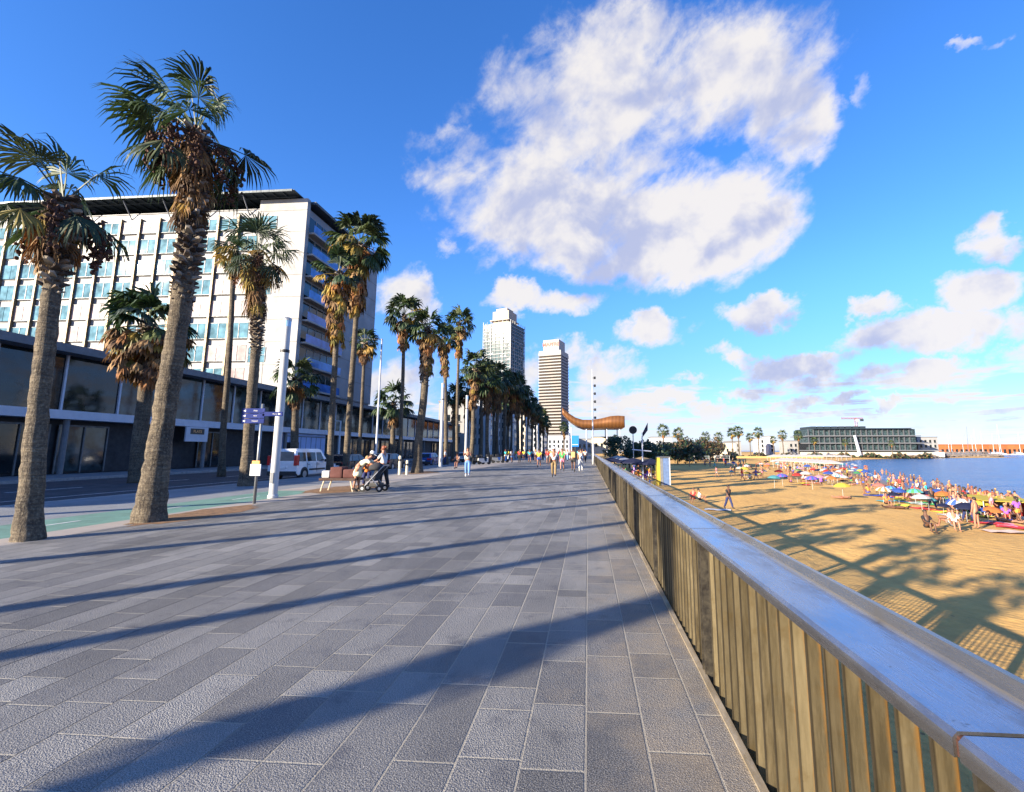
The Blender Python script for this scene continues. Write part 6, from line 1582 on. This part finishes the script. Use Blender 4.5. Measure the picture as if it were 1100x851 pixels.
# bicycles below the railing
def bicycle(label, loc, rz):
    t = thing('bicycle', label, 'bicycle', loc, rz, 'bicycles parked on the sand below the railing')
    for x in (-.52, .52):
        b = MB(); b.tube([(x+.33*math.cos(a*math.pi/8), 0, .34+.33*math.sin(a*math.pi/8)) for a in range(17)], .02, 5); w_ = b.build('wheel', M_tyre, t)
        b = MB()
        for a in range(6): c = math.cos(a*math.pi/6)*.31; s = math.sin(a*math.pi/6)*.31; b.cyl((x-c, 0, .34-s), (x+c, 0, .34+s), .003, n=3)
        b.build('spokes', M_rim, w_)
    b = MB()
    for p, q in [((-.52, 0, .34), (-.18, 0, .78)), ((-.52, 0, .34), (-.05, 0, .32)), ((-.05, 0, .32), (-.2, 0, .88)), ((-.18, 0, .78), (.36, 0, .82)), ((-.05, 0, .32), (.38, 0, .72)), ((.34, 0, .92), (.52, 0, .34))]: b.cyl(p, q, .018, n=6)
    b.build('frame', rp.choice([CL['red'], CL['blue'], CL['yellow'], M_blk]), t)
    b = MB(); b.bevbox(-.34, -.07, .88, -.08, .07, .93, .02); b.build('saddle', M_trim, t)
    b = MB(); b.cyl((.34, -.26, .98), (.34, .26, .98), .014, n=6); b.cyl((.34, 0, .92), (.34, 0, .98), .014, n=6); b.build('handlebar', M_trim, t)
for i, (px, py, lb) in enumerate([(703, 524, 'bicycle nearest the yellow cubicle below the railing'), (698, 523, 'bicycle in the middle of the rack below the railing'), (693, 521.5, 'bicycle farthest from the cubicle below the railing')]): bicycle(lb, onsand(px, py), 1.2+i*.15)
# volleyball nets far on the open sand
for i, (pa, pb, py, lb) in enumerate([(746, 762, 497.5, 'volleyball net left on the far open sand'), (768, 784, 497, 'volleyball net right on the far open sand')]):
    A = onsand(pa, py); B = onsand(pb, py); t = thing('volleyball_net', lb, 'volleyball net', A, 0, 'volleyball nets'); d = B-A; d.z = 0
    for q in (Vector(), d): b = MB(); b.cyl(q, q+Vector((0, 0, 2.5)), .06, n=6); b.build('post', M_lamp, t)
    b = MB(); b.cyl(Vector((0, 0, 2.4)), d+Vector((0, 0, 2.4)), .04, n=4); b.cyl(Vector((0, 0, 1.5)), d+Vector((0, 0, 1.5)), .03, n=4)
    for k in range(1, 16): b.cyl(d*(k/16)+Vector((0, 0, 1.5)), d*(k/16)+Vector((0, 0, 2.4)), .012, n=3)
    b.build('net', M_band, t)
# far shoreline palms, brush and low buildings
fp = palm('palm_tree', '', (0, 0, -500), [(0, 0, 0), (.1, 0, 4), (0, 0, 9)], 2.6, ngreen=22, skirt=1.0, boots=0, r0=.22, r1=.16, seed=91, nl=10, ndead=14, group='slim palms far behind the beach')
for px, pt, lb in [(713, 463, 'slim far palm rising left of the brush line'), (787, 465, 'slim far palm, left of the pair behind the beach'), (794, 463.5, 'slim far palm, right of the pair behind the beach'), (815, 464.5, 'slim far palm standing alone over the middle of the beach'), (806, 470, 'low far palm left of the lone slim one'), (841, 467.5, 'far palm midway to the dark waterfront building'), (858, 468, 'far palm touching the left end of the dark waterfront building'), (729, 466, 'far bushy palm above the brush line'), (758, 470, 'far palm at the right of the brush line'), (772, 470.5, 'far palm above the end of the brush line'), (831, 473, 'lowest far palm between the lone slim one and the dark building'), (875, 474, 'low palm in front of the dark waterfront building, left'), (908, 476, 'low palm in front of the dark waterfront building, middle'), (958, 477, 'low palm in front of the dark waterfront building, right')]:
    Y = 210 if px < 780 else 300; g = atY(px, 480, Y); g.z = SANDZ; dup(fp, g, px, lb, (atY(px, pt, Y).z-g.z+.8)/9.5)
kill(fp)
b = MB(); r = random.Random(33)
for i in range(7000):
    px = r.uniform(700, 1000); Y = r.uniform(300, 322) if px > 790 else r.uniform(215, 260)
    g = atY(px, 480, Y); h = 2.6 if px > 790 else 3.6; p = Vector((g.x, Y, SANDZ+h*r.random()**1.5*(.6+.5*math.sin(px*.21)+.2*math.sin(px*.9)))); s = .55
    u = Vector((r.gauss(0, 1), r.gauss(0, 1), r.gauss(0, 1))).normalized(); w_ = u.orthogonal()
    b.color(sc(r.choice(DG+BR+[(.25, .16, .06)]), r.uniform(.7, 1.3))); b.add([p-u*s, p+w_*s, p+u*s, p-w_*s], [(0, 1, 2, 3)])
tag(b.build('brush', M_frond, fix=False), 'long line of dark and brown brush behind the far beach', 'brush', kind='stuff')
for i, (xa, xb, pt, Y, m, lb) in enumerate([(784, 796, 474.5, 340, 0, 'low pale blue and white block left behind the far beach'), (816, 822, 471, 360, 1, 'narrow grey block behind the far beach'), (846, 858, 474, 330, 0, 'low white block beside the dark waterfront building'), (700, 722, 470, 300, 1, 'low grey block behind the terrace trees'), (826, 832, 469, 380, 1, 'slim grey tower block far behind the beach'), (722, 790, 476, 300, 2, 'long low cream building behind the brush line')]):
    A = atY(xa, 480, Y); B = atY(xb, 480, Y); t_ = block(lb, A.x, Y, B.x, Y+14, atY(xb, pt, Y).z-SANDZ, M_stone[m], cat='building'); t_.location.z = SANDZ
b = MB(); A = atY(790, 480, 290); B = atY(1000, 480, 290)
b.box(A.x, 290, SANDZ-.5, B.x-60, 293, SANDZ+.9); tag(b.build('beach_wall', mat('ochre_wall', (.5, .33, .12), .85)), 'long low ochre wall along the back of the far beach', 'wall')
for p in list(proto.values())+[pp, canp]: kill(p)
bpy.data.objects.remove(tw)
# ------------------------------------------------------------------ make every label single out one thing
bpy.context.view_layer.update()
ORD = ['first', 'second', 'third', 'fourth', 'fifth', 'sixth', 'seventh', 'eighth', 'ninth', 'tenth', 'eleventh', 'twelfth', 'thirteenth', 'fourteenth', 'fifteenth', 'sixteenth', 'seventeenth', 'eighteenth', 'nineteenth', 'twentieth']
by = {}
for o in bpy.data.objects:
    if o.parent is None and o.get('label'): by.setdefault(o['label'], []).append(o)
for lb, os_ in by.items():
    if len(os_) < 2: continue
    os_.sort(key=lambda o: project(o.matrix_world.translation)[0])
    for i, o in enumerate(os_):
        if len(os_) == 2: o['label'] = lb+', '+('left' if i == 0 else 'right')+' of two'
        elif i == 0: o['label'] = lb+', leftmost'
        elif i == len(os_)-1: o['label'] = lb+', rightmost'
        else: o['label'] = lb+', '+ORD[min(i, 19)]+' from left'
for o in bpy.data.objects:
    if o.get('group') == 'x': del o['group']
